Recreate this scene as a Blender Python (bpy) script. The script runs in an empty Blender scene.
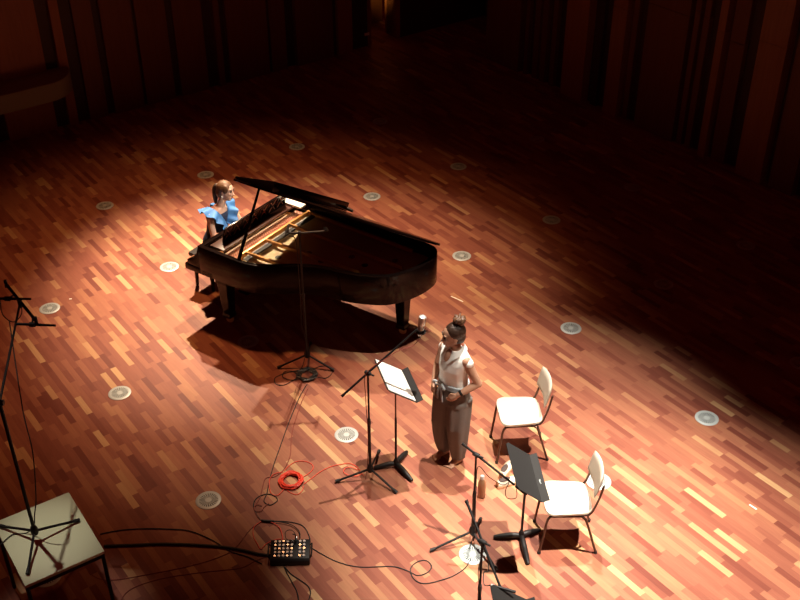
import bpy, bmesh, math, random
from mathutils import Vector, Matrix, Euler, Quaternion
random.seed(7)
S = bpy.context.scene
COL = S.collection
PI = math.pi

# ------------------------------------------------------------------ camera, world, light, exposure
CAM_H = 7.0
TILT, ROLL, FPX = 0.5892, 0.0037, 1068.59      # balcony view, looking down onto the stage
ct, st = math.cos(TILT), math.sin(TILT)
cr, sr = math.cos(ROLL), math.sin(ROLL)
RIGHT, UPV, FWD = Vector((1, 0, 0)), Vector((0, st, ct)), Vector((0, ct, -st))
cx, cy = RIGHT * cr - UPV * sr, RIGHT * sr + UPV * cr
cd = bpy.data.cameras.new('camera')
cam = bpy.data.objects.new('camera', cd)
COL.objects.link(cam)
cd.sensor_width = 36
cd.lens = FPX / 800 * 36
M = Matrix((cx, cy, -FWD)).transposed().to_4x4()
M.translation = (0, 0, CAM_H)
cam.matrix_world = M
S.camera = cam

S.view_settings.view_transform = 'Standard'
S.view_settings.look = 'None'
S.view_settings.exposure = 0.0
S.view_settings.gamma = 1.0
S.view_settings.use_curve_mapping = False

W = bpy.data.worlds.new('hall_dark')
S.world = W
W.use_nodes = True
W.node_tree.nodes['Background'].inputs[0].default_value = (1.0, 0.06, 0.04, 1)
W.node_tree.nodes['Background'].inputs[1].default_value = 0.034


def spot(name, loc, aim, watts, color, deg, blend=1.0, radius=0.08):
    l = bpy.data.lights.new(name, 'SPOT')
    l.energy, l.color = watts, color
    l.spot_size, l.spot_blend = math.radians(deg), blend
    l.shadow_soft_size = radius
    o = bpy.data.objects.new(name, l)
    COL.objects.link(o)
    o.location = loc
    o.rotation_euler = (Vector(aim) - Vector(loc)).to_track_quat('-Z', 'Y').to_euler()
    return o


WARM = (1.0, 0.90, 0.77)
STRAW = (1.0, 0.74, 0.50)
AMBER = (1.0, 0.42, 0.17)
# theatre spots in the lighting grid over the stage (outside the frame), plus added fills
spot('spot_over_piano', (-2.7, 17.0, 10.0), (-2.2, 11.1, 0.0), 15000, STRAW, 24)
spot('spot_over_keyboard', (-7.6, 14.4, 10.0), (-1.8, 10.4, 0.9), 9000, WARM, 13)
spot('spot_over_stage', (-0.2, 14.0, 10.0), (-1.1, 10.6, 0.0), 6200, STRAW, 37)
spot('spot_over_singer', (1.35, 9.2, 10.0), (1.05, 7.9, 0.0), 8500, WARM, 30)
spot('spot_over_chairs', (3.0, 5.4, 10.0), (1.95, 5.95, 0.0), 14500, WARM, 34)
spot('added_table_fill', (-4.2, 7.4, 10.0), (-2.8, 5.98, 0.75), 1300, WARM, 8)  # added fill that brightens the tabletop, not a lamp of the grid
spot('spot_from_side', (4.6, 9.4, 8.6), (-2.05, 11.0, 1.1), 4500, WARM, 9)
spot('added_amber_fill', (-1.2, 11.5, 11.0), (-2.0, 10.8, 0.0), 2300, AMBER, 50, 1.0, 0.3)  # added fill that reddens the dim floor around the pools
spot('wall_glow', (6.5, 10.0, 10.0), (9.6, 16.2, 6.5), 90, (1.0, 0.42, 0.16), 80, 1.0, 0.4)

# ------------------------------------------------------------------ helpers
ANG = 0.6329                        # the floorboards' turn
RD = Vector((math.cos(ANG), math.sin(ANG), 0))
YD = Vector((-math.sin(ANG), math.cos(ANG), 0))


def at(u, v, z=0.0):
    """a spot of the stage at height z, surveyed from the balcony"""
    a, b = (u - 400) / FPX, (300 - v) / FPX
    d = cx * a + cy * b + FWD
    t = (z - CAM_H) / d.z
    return Vector((t * d.x, t * d.y, z))


def stage(r, y, z=0.0):
    return RD * r + YD * y + Vector((0, 0, z))


def mat(name, color, rough=0.5, metal=0.0, coat=0.0, noise=None, bump=0.0, spec=0.5):
    m = bpy.data.materials.new(name)
    m.use_nodes = True
    n, l = m.node_tree.nodes, m.node_tree.links
    p = n['Principled BSDF']
    p.inputs['Base Color'].default_value = (*color, 1)
    p.inputs['Roughness'].default_value = rough
    p.inputs['Metallic'].default_value = metal
    p.inputs['Coat Weight'].default_value = coat
    p.inputs['Coat Roughness'].default_value = 0.04
    p.inputs['Specular IOR Level'].default_value = spec
    if noise:
        scale, amt = noise
        tc = n.new('ShaderNodeTexCoord')
        nz = n.new('ShaderNodeTexNoise')
        nz.inputs['Scale'].default_value = scale
        nz.inputs['Detail'].default_value = 4
        l.new(tc.outputs['Object'], nz.inputs['Vector'])
        mx = n.new('ShaderNodeMix')
        mx.data_type = 'RGBA'
        mx.inputs[6].default_value = (*[c * (1 - amt) for c in color], 1)
        mx.inputs[7].default_value = (*[min(1, c * (1 + amt)) for c in color], 1)
        l.new(nz.outputs['Fac'], mx.inputs[0])
        l.new(mx.outputs[2], p.inputs['Base Color'])
        if bump:
            b = n.new('ShaderNodeBump')
            b.inputs['Strength'].default_value = bump
            b.inputs['Distance'].default_value = 0.01
            l.new(nz.outputs['Fac'], b.inputs['Height'])
            l.new(b.outputs[0], p.inputs['Normal'])
    return m


class MB:
    """collects shapes, then links them as ONE mesh object"""

    def __init__(self):
        self.v, self.f, self.mi, self.cur = [], [], [], 0

    def add(self, vs, fs):
        o = len(self.v)
        self.v += [Vector(x) for x in vs]
        self.f += [[i + o for i in f] for f in fs]
        self.mi += [self.cur] * len(fs)
        return self

    def box(self, c, s, rot=None):
        c = Vector(c)
        R = rot.to_matrix() if isinstance(rot, (Quaternion, Euler)) else (rot or Matrix.Identity(3))
        vs = []
        for z in (-.5, .5):
            for x, y in ((-.5, -.5), (.5, -.5), (.5, .5), (-.5, .5)):
                vs.append(c + R @ Vector((x * s[0], y * s[1], z * s[2])))
        return self.add(vs, [[3, 2, 1, 0], [4, 5, 6, 7], [0, 1, 5, 4], [1, 2, 6, 5], [2, 3, 7, 6], [3, 0, 4, 7]])

    def loft(self, rings, close=True):
        """rings: lists of points, same count"""
        n = len(rings[0])
        vs = [p for r in rings for p in r]
        fs = []
        for k in range(len(rings) - 1):
            for i in range(n):
                j = (i + 1) % n
                fs.append([k * n + i, k * n + j, (k + 1) * n + j, (k + 1) * n + i])
        if close:
            fs.append(list(range(n))[::-1])
            fs.append([(len(rings) - 1) * n + i for i in range(n)])
        return self.add(vs, fs)

    def tube(self, pts, rad, n=10, caps=True):
        pts = [Vector(p) for p in pts]
        rad = rad if isinstance(rad, (list, tuple)) else [rad] * len(pts)
        tang = []
        for i in range(len(pts)):
            a = pts[max(i - 1, 0)]
            b = pts[min(i + 1, len(pts) - 1)]
            d = (b - a)
            tang.append(d.normalized() if d.length > 1e-9 else Vector((0, 0, 1)))
        t0 = tang[0]
        ref = Vector((0, 0, 1)) if abs(t0.z) < .9 else Vector((1, 0, 0))
        nrm = t0.cross(ref).normalized()
        rings = []
        for i, p in enumerate(pts):
            t = tang[i]
            nrm = (nrm - t * nrm.dot(t))
            nrm = nrm.normalized() if nrm.length > 1e-6 else t.orthogonal().normalized()
            bi = t.cross(nrm)
            rings.append([p + (nrm * math.cos(2 * PI * k / n) + bi * math.sin(2 * PI * k / n)) * rad[i] for k in range(n)])
        return self.loft(rings, caps)

    def ball(self, c, r, seg=14, rot=None):
        c = Vector(c)
        r = r if isinstance(r, (list, tuple)) else (r, r, r)
        R = rot.to_matrix() if isinstance(rot, (Quaternion, Euler)) else (rot or Matrix.Identity(3))
        nr = seg // 2
        vs = [c + R @ Vector((0, 0, r[2]))]
        for i in range(1, nr):
            th = PI * i / nr
            for k in range(seg):
                ph = 2 * PI * k / seg
                vs.append(c + R @ Vector((r[0] * math.sin(th) * math.cos(ph), r[1] * math.sin(th) * math.sin(ph), r[2] * math.cos(th))))
        vs.append(c + R @ Vector((0, 0, -r[2])))
        fs = [[0, 1 + k, 1 + (k + 1) % seg] for k in range(seg)]
        for i in range(nr - 2):
            for k in range(seg):
                a, b = 1 + i * seg + k, 1 + i * seg + (k + 1) % seg
                fs.append([a, a + seg, b + seg, b])
        L = len(vs) - 1
        o = 1 + (nr - 2) * seg
        fs += [[o + (k + 1) % seg, o + k, L] for k in range(seg)]
        return self.add(vs, fs)

    def limb(self, pts, rad, n=16):
        """rounded tapering limb: a tube with balls at its joints"""
        self.tube(pts, rad, n)
        for p, r in zip(pts, rad):
            self.ball(p, r, 14)
        return self

    def lathe(self, prof, c=(0, 0, 0), n=24, R=None):
        c = Vector(c)
        R = R or Matrix.Identity(3)
        rings = [[c + R @ Vector((r * math.cos(2 * PI * k / n), r * math.sin(2 * PI * k / n), z)) for k in range(n)] for r, z in prof]
        return self.loft(rings)

    def prism(self, outline, z0, z1):
        n = len(outline)
        vs = [(x, y, z0) for x, y in outline] + [(x, y, z1) for x, y in outline]
        fs = [list(range(n))[::-1], [n + i for i in range(n)]]
        fs += [[i, (i + 1) % n, n + (i + 1) % n, n + i] for i in range(n)]
        return self.add(vs, fs)

    def ringprism(self, outer, inner, z0, z1):
        n = len(outer)
        vs = [(x, y, z0) for x, y in outer] + [(x, y, z1) for x, y in outer] + [(x, y, z0) for x, y in inner] + [(x, y, z1) for x, y in inner]
        fs = []
        for i in range(n):
            j = (i + 1) % n
            fs += [[i, j, n + j, n + i], [2 * n + j, 2 * n + i, 3 * n + i, 3 * n + j], [n + i, n + j, 3 * n + j, 3 * n + i], [j, i, 2 * n + i, 2 * n + j]]
        return self.add(vs, fs)

    def build(self, name, m, parent=None, smooth=None, bevel=0.0, voxel=0.0, subsurf=0, relax=4, world=False):
        me = bpy.data.meshes.new(name)
        off = Vector((0, 0, 0))
        if world and parent is not None:
            off = parent.location
        me.from_pydata([tuple(v - off) for v in self.v], [], self.f)
        me.update()
        for k in (m if isinstance(m, (list, tuple)) else [m]):
            me.materials.append(k)
        for p, k in zip(me.polygons, self.mi):
            p.material_index = k
        bm = bmesh.new()
        bm.from_mesh(me)
        bmesh.ops.recalc_face_normals(bm, faces=bm.faces)
        bm.to_mesh(me)
        bm.free()
        o = bpy.data.objects.new(name, me)
        COL.objects.link(o)
        if parent is not None:
            o.parent = parent
        if voxel:
            r = o.modifiers.new('remesh', 'REMESH')
            r.mode = 'VOXEL'
            r.voxel_size = voxel
            s_ = o.modifiers.new('smooth', 'SMOOTH')
            s_.factor, s_.iterations = 0.5, relax
        if bevel:
            b = o.modifiers.new('bevel', 'BEVEL')
            b.width, b.segments, b.limit_method = bevel, 2, 'ANGLE'
            b.angle_limit = math.radians(35)
        if subsurf:
            s_ = o.modifiers.new('subsurf', 'SUBSURF')
            s_.levels = s_.render_levels = subsurf
        if voxel or bevel or subsurf:
            dg = bpy.context.evaluated_depsgraph_get()
            dg.update()
            new = bpy.data.meshes.new_from_object(o.evaluated_get(dg))
            o.modifiers.clear()
            o.data = new
            new.name = name
            if voxel and len(new.materials) == 0:
                new.materials.append(m)
        me = o.data
        if smooth or voxel or subsurf:
            for p in me.polygons:
                p.use_smooth = True
            if not (voxel or subsurf):
                me.set_sharp_from_angle(angle=math.radians(smooth if smooth and smooth > 1 else 40))
        elif smooth is None:
            for p in me.polygons:
                p.use_smooth = True
            me.set_sharp_from_angle(angle=math.radians(40))
        return o


def tag(o, label, cat, group=None):
    o['label'], o['category'] = label, cat
    if group:
        o['group'] = group
    return o


def thing(name, label, cat, loc=(0, 0, 0), rz=0.0, group=None):
    o = bpy.data.objects.new(name, None)
    o.empty_display_size = 0.1
    COL.objects.link(o)
    o.location = loc
    o.rotation_euler = (0, 0, rz)
    return tag(o, label, cat, group)


def struct(o):
    o['kind'] = 'structure'
    return o


def dup(root, loc, rz, label, group=None):
    r = root.copy()
    COL.objects.link(r)
    r.location, r.rotation_euler = loc, (0, 0, rz)
    r['label'] = label
    if group:
        r['group'] = group
    for ch in list(root.children):
        c = ch.copy()
        COL.objects.link(c)
        c.parent = r
        for g in ch.children:
            d = g.copy()
            COL.objects.link(d)
            d.parent = c
    return r


def catmull(pts, sub=6, closed=False):
    P = [Vector(p) for p in pts]
    out = []
    n = len(P)
    rng = range(n if closed else n - 1)
    for i in rng:
        if closed:
            a, b, c, d = P[(i - 1) % n], P[i], P[(i + 1) % n], P[(i + 2) % n]
        else:
            a, b, c, d = P[max(i - 1, 0)], P[i], P[i + 1], P[min(i + 2, n - 1)]
        for k in range(sub):
            t = k / sub
            out.append(0.5 * ((2 * b) + (c - a) * t + (2 * a - 5 * b + 4 * c - d) * t * t + (3 * b - a - 3 * c + d) * t ** 3))
    if not closed:
        out.append(P[-1])
    return out


# ------------------------------------------------------------------ materials
def floor_material():
    m = bpy.data.materials.new('strip_parquet')
    m.use_nodes = True
    n, l = m.node_tree.nodes, m.node_tree.links
    p = n['Principled BSDF']

    def math_(op, a, b=None):
        q = n.new('ShaderNodeMath')
        q.operation = op
        for i, x in enumerate((a, b)):
            if x is None:
                continue
            if isinstance(x, (int, float)):
                q.inputs[i].default_value = x
            else:
                l.new(x, q.inputs[i])
        return q.outputs[0]

    def noise2(a, b):
        c = n.new('ShaderNodeCombineXYZ')
        l.new(a, c.inputs[0])
        if isinstance(b, (int, float)):
            c.inputs[1].default_value = b
        else:
            l.new(b, c.inputs[1])
        w = n.new('ShaderNodeTexWhiteNoise')
        w.noise_dimensions = '2D'
        l.new(c.outputs[0], w.inputs['Vector'])
        return w.outputs['Value']

    tc = n.new('ShaderNodeTexCoord')
    sp = n.new('ShaderNodeSeparateXYZ')
    l.new(tc.outputs['Object'], sp.inputs[0])
    row = math_('FLOOR', math_('DIVIDE', sp.outputs['X'], 0.063))
    off = noise2(row, 3.7)
    along = math_('ADD', math_('DIVIDE', sp.outputs['Y'], 0.74), math_('MULTIPLY', off, 7.0))
    cell = math_('FLOOR', along)
    fr = math_('FRACT', along)
    cut = math_('ADD', math_('MULTIPLY', noise2(row, math_('ADD', cell, 0.31)), 0.5), 0.25)
    half = math_('GREATER_THAN', fr, cut)
    pid = math_('ADD', cell, math_('MULTIPLY', half, 0.5))
    rnd = noise2(row, pid)
    ramp = n.new('ShaderNodeValToRGB')
    e = ramp.color_ramp.elements
    e[0].position, e[0].color = 0.0, (0.160, 0.042, 0.027, 1)
    e[1].position, e[1].color = 1.0, (0.52, 0.31, 0.155, 1)
    for pos, c in ((0.10, (0.212, 0.062, 0.039)), (0.30, (0.262, 0.086, 0.052)), (0.55, (0.302, 0.108, 0.063)),
                   (0.78, (0.340, 0.133, 0.074)), (0.92, (0.39, 0.175, 0.090)), (0.965, (0.45, 0.24, 0.12))):
        x = ramp.color_ramp.elements.new(pos)
        x.color = (*c, 1)
    l.new(rnd, ramp.inputs[0])
    # grain running along the boards
    mp = n.new('ShaderNodeMapping')
    mp.inputs['Scale'].default_value = (60, 5, 1)
    l.new(tc.outputs['Object'], mp.inputs[0])
    gr = n.new('ShaderNodeTexNoise')
    gr.inputs['Scale'].default_value = 1.0
    gr.inputs['Detail'].default_value = 3
    l.new(mp.outputs[0], gr.inputs['Vector'])
    gm = n.new('ShaderNodeMapRange')
    gm.inputs['To Min'].default_value = 0.78
    gm.inputs['To Max'].default_value = 1.2
    l.new(gr.outputs['Fac'], gm.inputs['Value'])
    mul = n.new('ShaderNodeVectorMath')
    mul.operation = 'MULTIPLY'
    l.new(ramp.outputs[0], mul.inputs[0])
    l.new(gm.outputs[0], mul.inputs[1])
    l.new(mul.outputs[0], p.inputs['Base Color'])
    p.inputs['Roughness'].default_value = 0.46
    p.inputs['Specular IOR Level'].default_value = 0.3
    return m


def panel_material(name, color):
    m = mat(name, color, 0.55)
    n, l = m.node_tree.nodes, m.node_tree.links
    tc = n.new('ShaderNodeTexCoord')
    mp = n.new('ShaderNodeMapping')
    mp.inputs['Scale'].default_value = (18, 18, 1.2)
    nz = n.new('ShaderNodeTexNoise')
    nz.inputs['Scale'].default_value = 1.5
    nz.inputs['Detail'].default_value = 4
    l.new(tc.outputs['Object'], mp.inputs[0])
    l.new(mp.outputs[0], nz.inputs['Vector'])
    r = n.new('ShaderNodeValToRGB')
    r.color_ramp.elements[0].color = (*[c * .75 for c in color], 1)
    r.color_ramp.elements[1].color = (*[c * 1.25 for c in color], 1)
    l.new(nz.outputs['Fac'], r.inputs[0])
    l.new(r.outputs[0], n['Principled BSDF'].inputs['Base Color'])
    return m


M_FLOOR = floor_material()
M_PANEL = panel_material('wall_wood', (0.16, 0.055, 0.022))
M_PANEL_LT = panel_material('wall_wood_light', (0.30, 0.12, 0.05))
M_PANEL_DK = panel_material('wall_wood_dark', (0.045, 0.014, 0.008))
M_BLACK = mat('black_lacquer', (0.007, 0.0035, 0.003), 0.14, spec=0.2)
M_LACQ_IN = mat('black_satin', (0.012, 0.008, 0.007), 0.4)
M_STEEL_BK = mat('black_painted_steel', (0.010, 0.008, 0.008), 0.48, spec=0.3)
M_RUBBER = mat('black_rubber', (0.010, 0.009, 0.009), 0.6)
M_DESK = mat('charcoal_desk', (0.017, 0.016, 0.016), 0.5)
M_VENT = mat('vent_steel', (0.45, 0.50, 0.50), 0.45, metal=0.15)
M_VENT_DK = mat('vent_slots', (0.03, 0.03, 0.03), 0.7)
M_CREAM = mat('cream_vinyl', (0.52, 0.46, 0.37), 0.55)
M_CHAIRST = mat('chair_bronze_steel', (0.10, 0.060, 0.045), 0.3, metal=0.75)
M_CHROME = mat('chrome', (0.7, 0.7, 0.68), 0.22, metal=1.0)
M_PAPER = mat('paper', (0.86, 0.85, 0.80), 0.7)
M_TABLE = mat('pale_laminate', (0.80, 0.82, 0.54), 0.6, noise=(220, 0.06))
M_GOLD = mat('gold_plate', (0.66, 0.52, 0.28), 0.42, metal=0.1)
M_GOLDB = mat('bronze_bar', (0.62, 0.30, 0.09), 0.35, metal=0.3)
M_SOUND = mat('soundboard_spruce', (0.30, 0.15, 0.05), 0.5, noise=(40, 0.15))
M_FELT = mat('red_felt', (0.62, 0.06, 0.06), 0.9)
M_PINBLK = mat('pink_pin_block', (0.46, 0.22, 0.15), 0.6)
M_STRING = mat('strings', (0.65, 0.50, 0.32), 0.3, metal=0.9)
M_IVORY = mat('ivory', (0.85, 0.82, 0.72), 0.3)
M_WOODR = mat('red_brown_wood', (0.22, 0.07, 0.035), 0.35)
M_RUBBER_LIT = mat('lit_black_rubber', (0.035, 0.032, 0.028), 0.5)  # black rubber coloured lighter: the light on the coil is in the colour
M_DKWOOD = mat('dark_mahogany', (0.055, 0.017, 0.009), 0.4)
M_RED = mat('red_cable', (0.85, 0.07, 0.035), 0.45)
M_REDDK = mat('dark_red_cable', (0.24, 0.04, 0.025), 0.5)
M_SKIN = mat('skin_tan', (0.44, 0.235, 0.15), 0.5)
M_SKINL = mat('skin_light', (0.66, 0.40, 0.29), 0.5)
M_HAIRD = mat('hair_dark_brown', (0.035, 0.016, 0.009), 0.45, noise=(90, 0.5), bump=0.5)
M_HAIRB = mat('hair_brown', (0.13, 0.06, 0.026), 0.5, noise=(90, 0.5), bump=0.5)
M_BLOUSE = mat('white_cotton', (0.87, 0.85, 0.80), 0.8)
M_TROUSER = mat('taupe_linen', (0.155, 0.135, 0.120), 0.85, noise=(30, 0.08))
M_SASH = mat('grey_blue_sash', (0.40, 0.44, 0.46), 0.8)
M_NAVY = mat('navy_dress', (0.018, 0.030, 0.075), 0.75)
M_RUFFLE = mat('light_blue_ruffle', (0.05, 0.19, 0.47), 0.7)
M_EYE = mat('eye_dark', (0.02, 0.012, 0.01), 0.3)
M_LIP = mat('lips', (0.42, 0.13, 0.11), 0.5)
M_SHOE = mat('cream_leather', (0.80, 0.72, 0.58), 0.55)
M_TAN = mat('tan_leather', (0.42, 0.21, 0.10), 0.55)
M_SHOEIN = mat('shoe_lining', (0.05, 0.03, 0.025), 0.8)
M_FLASK = mat('brown_flask', (0.30, 0.15, 0.075), 0.35, metal=0.3)
M_LEDGE = mat('pale_grey_upholstery', (0.26, 0.26, 0.18), 0.85, noise=(60, 0.1))
M_SILVER = mat('brushed_silver', (0.50, 0.50, 0.48), 0.35, metal=0.4)
M_TAPE = mat('white_tape', (0.85, 0.82, 0.72), 0.7)

# ------------------------------------------------------------------ the hall: floor and walls
g = MB().box((6, 8, -0.1), (26, 26, 0.2))
fl = struct(g.build('floor', M_FLOOR, smooth=False))
fl.rotation_euler = (0, 0, ANG)

RW = 12.04           # right wall, along the boards
BW = 15.49           # back wall, across them
WALL_H = 11.0
g = MB()
g.cur = 2
g.box((RW + 0.25, 4.4, WALL_H / 2), (0.3, 18.8, WALL_H))
edges = [(13.79, 12.94, 0), (12.84, 12.76, 0), (12.62, 12.50, 0), (12.44, 12.32, 0), (12.20, 12.10, 0), (11.83, 11.35, 1), (11.22, 11.10, 2),
         (10.86, 10.58, 1), (10.52, 10.42, 0), (10.22, 9.46, 0), (9.40, 9.31, 0), (9.24, 9.14, 0), (8.92, 8.80, 1), (8.74, 8.50, 0), (8.23, 7.80, 1),
         (7.68, 7.30, 0), (7.12, 6.9, 0), (6.7, 6.0, 1), (5.8, 5.6, 0), (5.4, 4.6, 0), (4.4, 3.6, 1), (3.3, 2.4, 0), (2.2, 1.2, 1), (0.8, 0.0, 0)]
for y1, y0, k in edges:
    g.cur = k
    d = 0.16 if k == 1 else 0.12 if (y1 - y0) > 0.3 else 0.08
    seg = [0, 1.72 + (y1 * 7 % 1) * 0.4, 4.2, 7.1, WALL_H]
    for a, b in zip(seg, seg[1:]):
        g.box((RW + 0.10 - d / 2, (y0 + y1) / 2, (a + b) / 2), (d, y1 - y0, b - a - 0.008))
wr = struct(g.build('wall_right', [M_PANEL, M_PANEL_LT, M_PANEL_DK], smooth=False))
wr.rotation_euler = (0, 0, ANG)

g = MB()
g.cur = 2
g.box((RW + 1.55, 14.65, WALL_H / 2), (0.3, 1.7, WALL_H))
wn = struct(g.build('wall_recess', [M_PANEL, M_PANEL_LT, M_PANEL_DK], smooth=False))
wn.rotation_euler = (0, 0, ANG)

g = MB()
g.cur = 2
DOOR0, DOOR1 = 10.77, 11.34
g.box(((-6 + DOOR0) / 2, BW + 0.2, WALL_H / 2), (DOOR0 + 6, 0.3, WALL_H))
g.box(((DOOR1 + 13.7) / 2, BW + 0.2, WALL_H / 2), (13.7 - DOOR1, 0.3, WALL_H))
g.box(((DOOR0 + DOOR1) / 2, BW + 0.2, (2.3 + WALL_H) / 2), (DOOR1 - DOOR0, 0.3, WALL_H - 2.3))
x = -5.5
rr = random.Random(3)
while x < DOOR0 - 0.35:
    w = rr.choice((0.10, 0.14, 0.3, 0.5, 0.75))
    if x + w > DOOR0 - 0.12:
        break
    g.cur = rr.choice((0, 0, 1))
    g.box((x + w / 2, BW + 0.02, WALL_H / 2), (w, 0.08 + 0.05 * rr.random(), WALL_H))
    x += w + rr.choice((0.06, 0.12, 0.2))
wb = struct(g.build('wall_back', [M_PANEL, M_PANEL_LT, M_PANEL_DK], smooth=False))
wb.rotation_euler = (0, 0, ANG)

# lit doorway in the back wall: the passage behind it and the deep jamb catch the light of a lamp inside
g = MB().box((10.85, BW + 1.05, 1.15), (1.7, 0.10, 2.3))
o = struct(g.build('trim_1', M_PANEL_LT, smooth=False))
o.rotation_euler = (0, 0, ANG)
g = MB().box((DOOR1 + 0.04, BW + 0.23, 1.15), (0.08, 0.37, 2.3)).box((DOOR0 - 0.04, BW + 0.23, 1.15), (0.08, 0.37, 2.3))
o = struct(g.build('door_1', M_PANEL_LT, smooth=False))
o.rotation_euler = (0, 0, ANG)
g = MB().tube([(DOOR1, BW + 0.15, 1.0), (DOOR1 - 0.05, BW + 0.15, 1.0), (DOOR1 - 0.05, BW + 0.27, 1.0)], 0.012)
g.build('door_handle', M_CHROME, o)
spot('passage_light', stage(10.35, BW + 0.62, 1.05), stage(11.4, BW + 0.75, 1.13), 60, (1.0, 0.55, 0.14), 92, 0.8, 0.02)

# small pale plate low on the back wall beside the doorway
g = MB().box((0, 0, 0), (0.10, 0.015, 0.05))
o = g.build('sign', M_PAPER, bevel=0.003)
o.location = stage(10.60, BW - 0.06, 0.27)
o.rotation_euler = (0, 0, ANG)
tag(o, 'small pale plate low on the dark back wall beside the lit doorway', 'sign')

# rounded pale ledge on the back wall
out = [(2.6, BW + 0.05), (2.6, BW - 0.55), (4.2, BW - 0.55)]
out += [(4.55 + 0.55 * math.sin(t * PI / 12), BW - 0.0 - 0.55 * math.cos(t * PI / 12)) for t in range(1, 6)] + [(5.1, BW + 0.05)]
g = MB().prism(out, 0.66, 0.95)
o = struct(g.build('trim_2', M_LEDGE, bevel=0.03))
o.rotation_euler = (0, 0, ANG)

# ------------------------------------------------------------------ floor vents (round swirl diffusers)
def make_vent():
    t = thing('floor_vent', '', 'vent')
    n = 40
    g = MB().lathe([(0.0, 0.001), (0.118, 0.001), (0.118, 0.004), (0.108, 0.008), (0.088, 0.008), (0.084, 0.003), (0.0, 0.003)], n=n)
    g.build('rim', M_VENT, t)
    g = MB().lathe([(0.0, 0.0032), (0.0955, 0.0032), (0.0955, 0.0042), (0.0, 0.0042)], n=n)
    g.build('recess', M_VENT_DK, t)
    g = MB()
    for k in range(24):
        a = 2 * PI * k / 24
        b = a + 2 * PI / 24 * 0.55
        vs = []
        for z in (0.0042, 0.0078):
            for r, q in ((0.026, a), (0.0955, a), (0.0955, b), (0.026, b)):
                vs.append((r * math.cos(q), r * math.sin(q), z))
        g.add(vs, [[3, 2, 1, 0], [4, 5, 6, 7], [0, 1, 5, 4], [1, 2, 6, 5], [2, 3, 7, 6], [3, 0, 4, 7]])
    g.build('grille', M_VENT, t, smooth=False)
    g = MB().lathe([(0.0, 0.0042), (0.030, 0.0042), (0.030, 0.008), (0.0, 0.0085)], n=24)
    g.build('hub', M_VENT, t)
    return t


vent0 = make_vent()
VENTS = {
    (0, 0): 'round steel floor vent on the left, farthest back from the tall stand',
    (1, 0): 'round steel floor vent just behind the pianist\'s head',
    (2, 0): 'round steel floor vent in dim floor behind the raised piano lid',
    (3, 0): 'faint dark floor vent nearest the lit back doorway',
    (-1, 1): 'round floor vent beside the microphones of the tall left stand',
    (0, 1): 'bright round floor vent in the light left of the piano bench',
    (2, 1): 'round steel floor vent just beyond the hinge side of the piano',
    (3, 1): 'dim round floor vent in shadow, second beyond the piano tail',
    (4, 1): 'barely visible floor vent in darkness, farthest back along the right wall',
    (-1, 2): 'round floor vent midway between table and piano, on bare boards',
    (0, 2): 'floor vent half covered by the shadow of the piano',
    (2, 2): 'round steel floor vent just right of the piano tail',
    (3, 2): 'dark floor vent between the piano tail and the right wall',
    (4, 2): 'nearly black floor vent close beside the right wall panels',
    (-2, 3): 'floor vent partly hidden under the white table',
    (-1, 3): 'round steel floor vent left of the red cable coil',
    (0, 3): 'bright floor vent above the tripod of the singer\'s microphone stand',
    (2, 3): 'round floor vent on open boards beyond the empty chair by the singer',
    (3, 3): 'dim floor vent at the edge of the light, right of the singer',
    (4, 3): 'unlit floor vent farthest right in the dark',
    (0, 4): 'floor vent beneath the crossed microphone stands in front',
    (1, 4): 'bright white floor vent behind the backrest of the nearest chair',
    (2, 4): 'round steel floor vent on open boards right of both chairs',
    (3, 4): 'floor vent cut by the right edge of the photo',
}
for k, ((i, j), lab) in enumerate(VENTS.items()):
    p = stage(4.3405 + 1.5323 * i, 12.697 - 1.9581 * j, 0.0)
    rz = ANG + 0.4 * i + 0.7 * j
    if k == 0:
        vent0.location, vent0.rotation_euler = p, (0, 0, rz)
        vent0['label'], vent0['group'] = lab, 'round floor vents in the stage'
    else:
        dup(vent0, p, rz, lab, 'round floor vents in the stage')

# ------------------------------------------------------------------ grand piano (a: keyboard to tail, b: treble to bass side)
PZ = -math.radians(34.5)
PO = Vector((-2.2192, 10.0549, 0))
PA, PB = Vector((math.cos(PZ), math.sin(PZ), 0)), Vector((-math.sin(PZ), math.cos(PZ), 0))
PW = 1.47
ctrl = [(0.62, 0.0), (0.80, 0.04), (0.98, 0.15), (1.17, 0.29), (1.40, 0.40), (1.65, 0.45), (1.88, 0.53), (2.10, 0.67), (2.235, 0.91), (2.285, 1.15), (2.265, 1.33), (2.18, 1.44), (2.06, PW)]
bend = [(p.x, p.y) for p in catmull([(a, b, 0) for a, b in ctrl], 5)]
outline = [(0.0, 0.0), (0.2, 0.0), (0.42, 0.0)] + bend + [(1.6, PW), (1.0, PW), (0.42, PW), (0.0, PW)]


def inset(pl, d):
    n = len(pl)
    out = []
    for i in range(n):
        p, q, r = Vector(pl[i - 1]), Vector(pl[i]), Vector(pl[(i + 1) % n])
        t1, t2 = (q - p).normalized(), (r - q).normalized()
        n1, n2 = Vector((-t1.y, t1.x)), Vector((-t2.y, t2.x))
        m = (n1 + n2)
        m = m / max(m.length_squared, 0.3) * 2
        out.append((q.x + m.x * d, q.y + m.y * d))
    return out


inner = inset(outline, 0.055)
P = thing('grand_piano', 'black lacquered grand piano with its lid raised on a prop', 'piano', PO, PZ)
g = MB().ringprism(outline, inner, 0.64, 1.0)
g.build('case', M_BLACK, P, bevel=0.006)
g = MB().prism(inset(outline, 0.05), 0.645, 0.70)
g.build('bottom_board', M_LACQ_IN, P)
for c in ((0.9, 0.15, 0.6, 1.1), (1.5, 0.4, 1.35, 1.05)):
    pass
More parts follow.
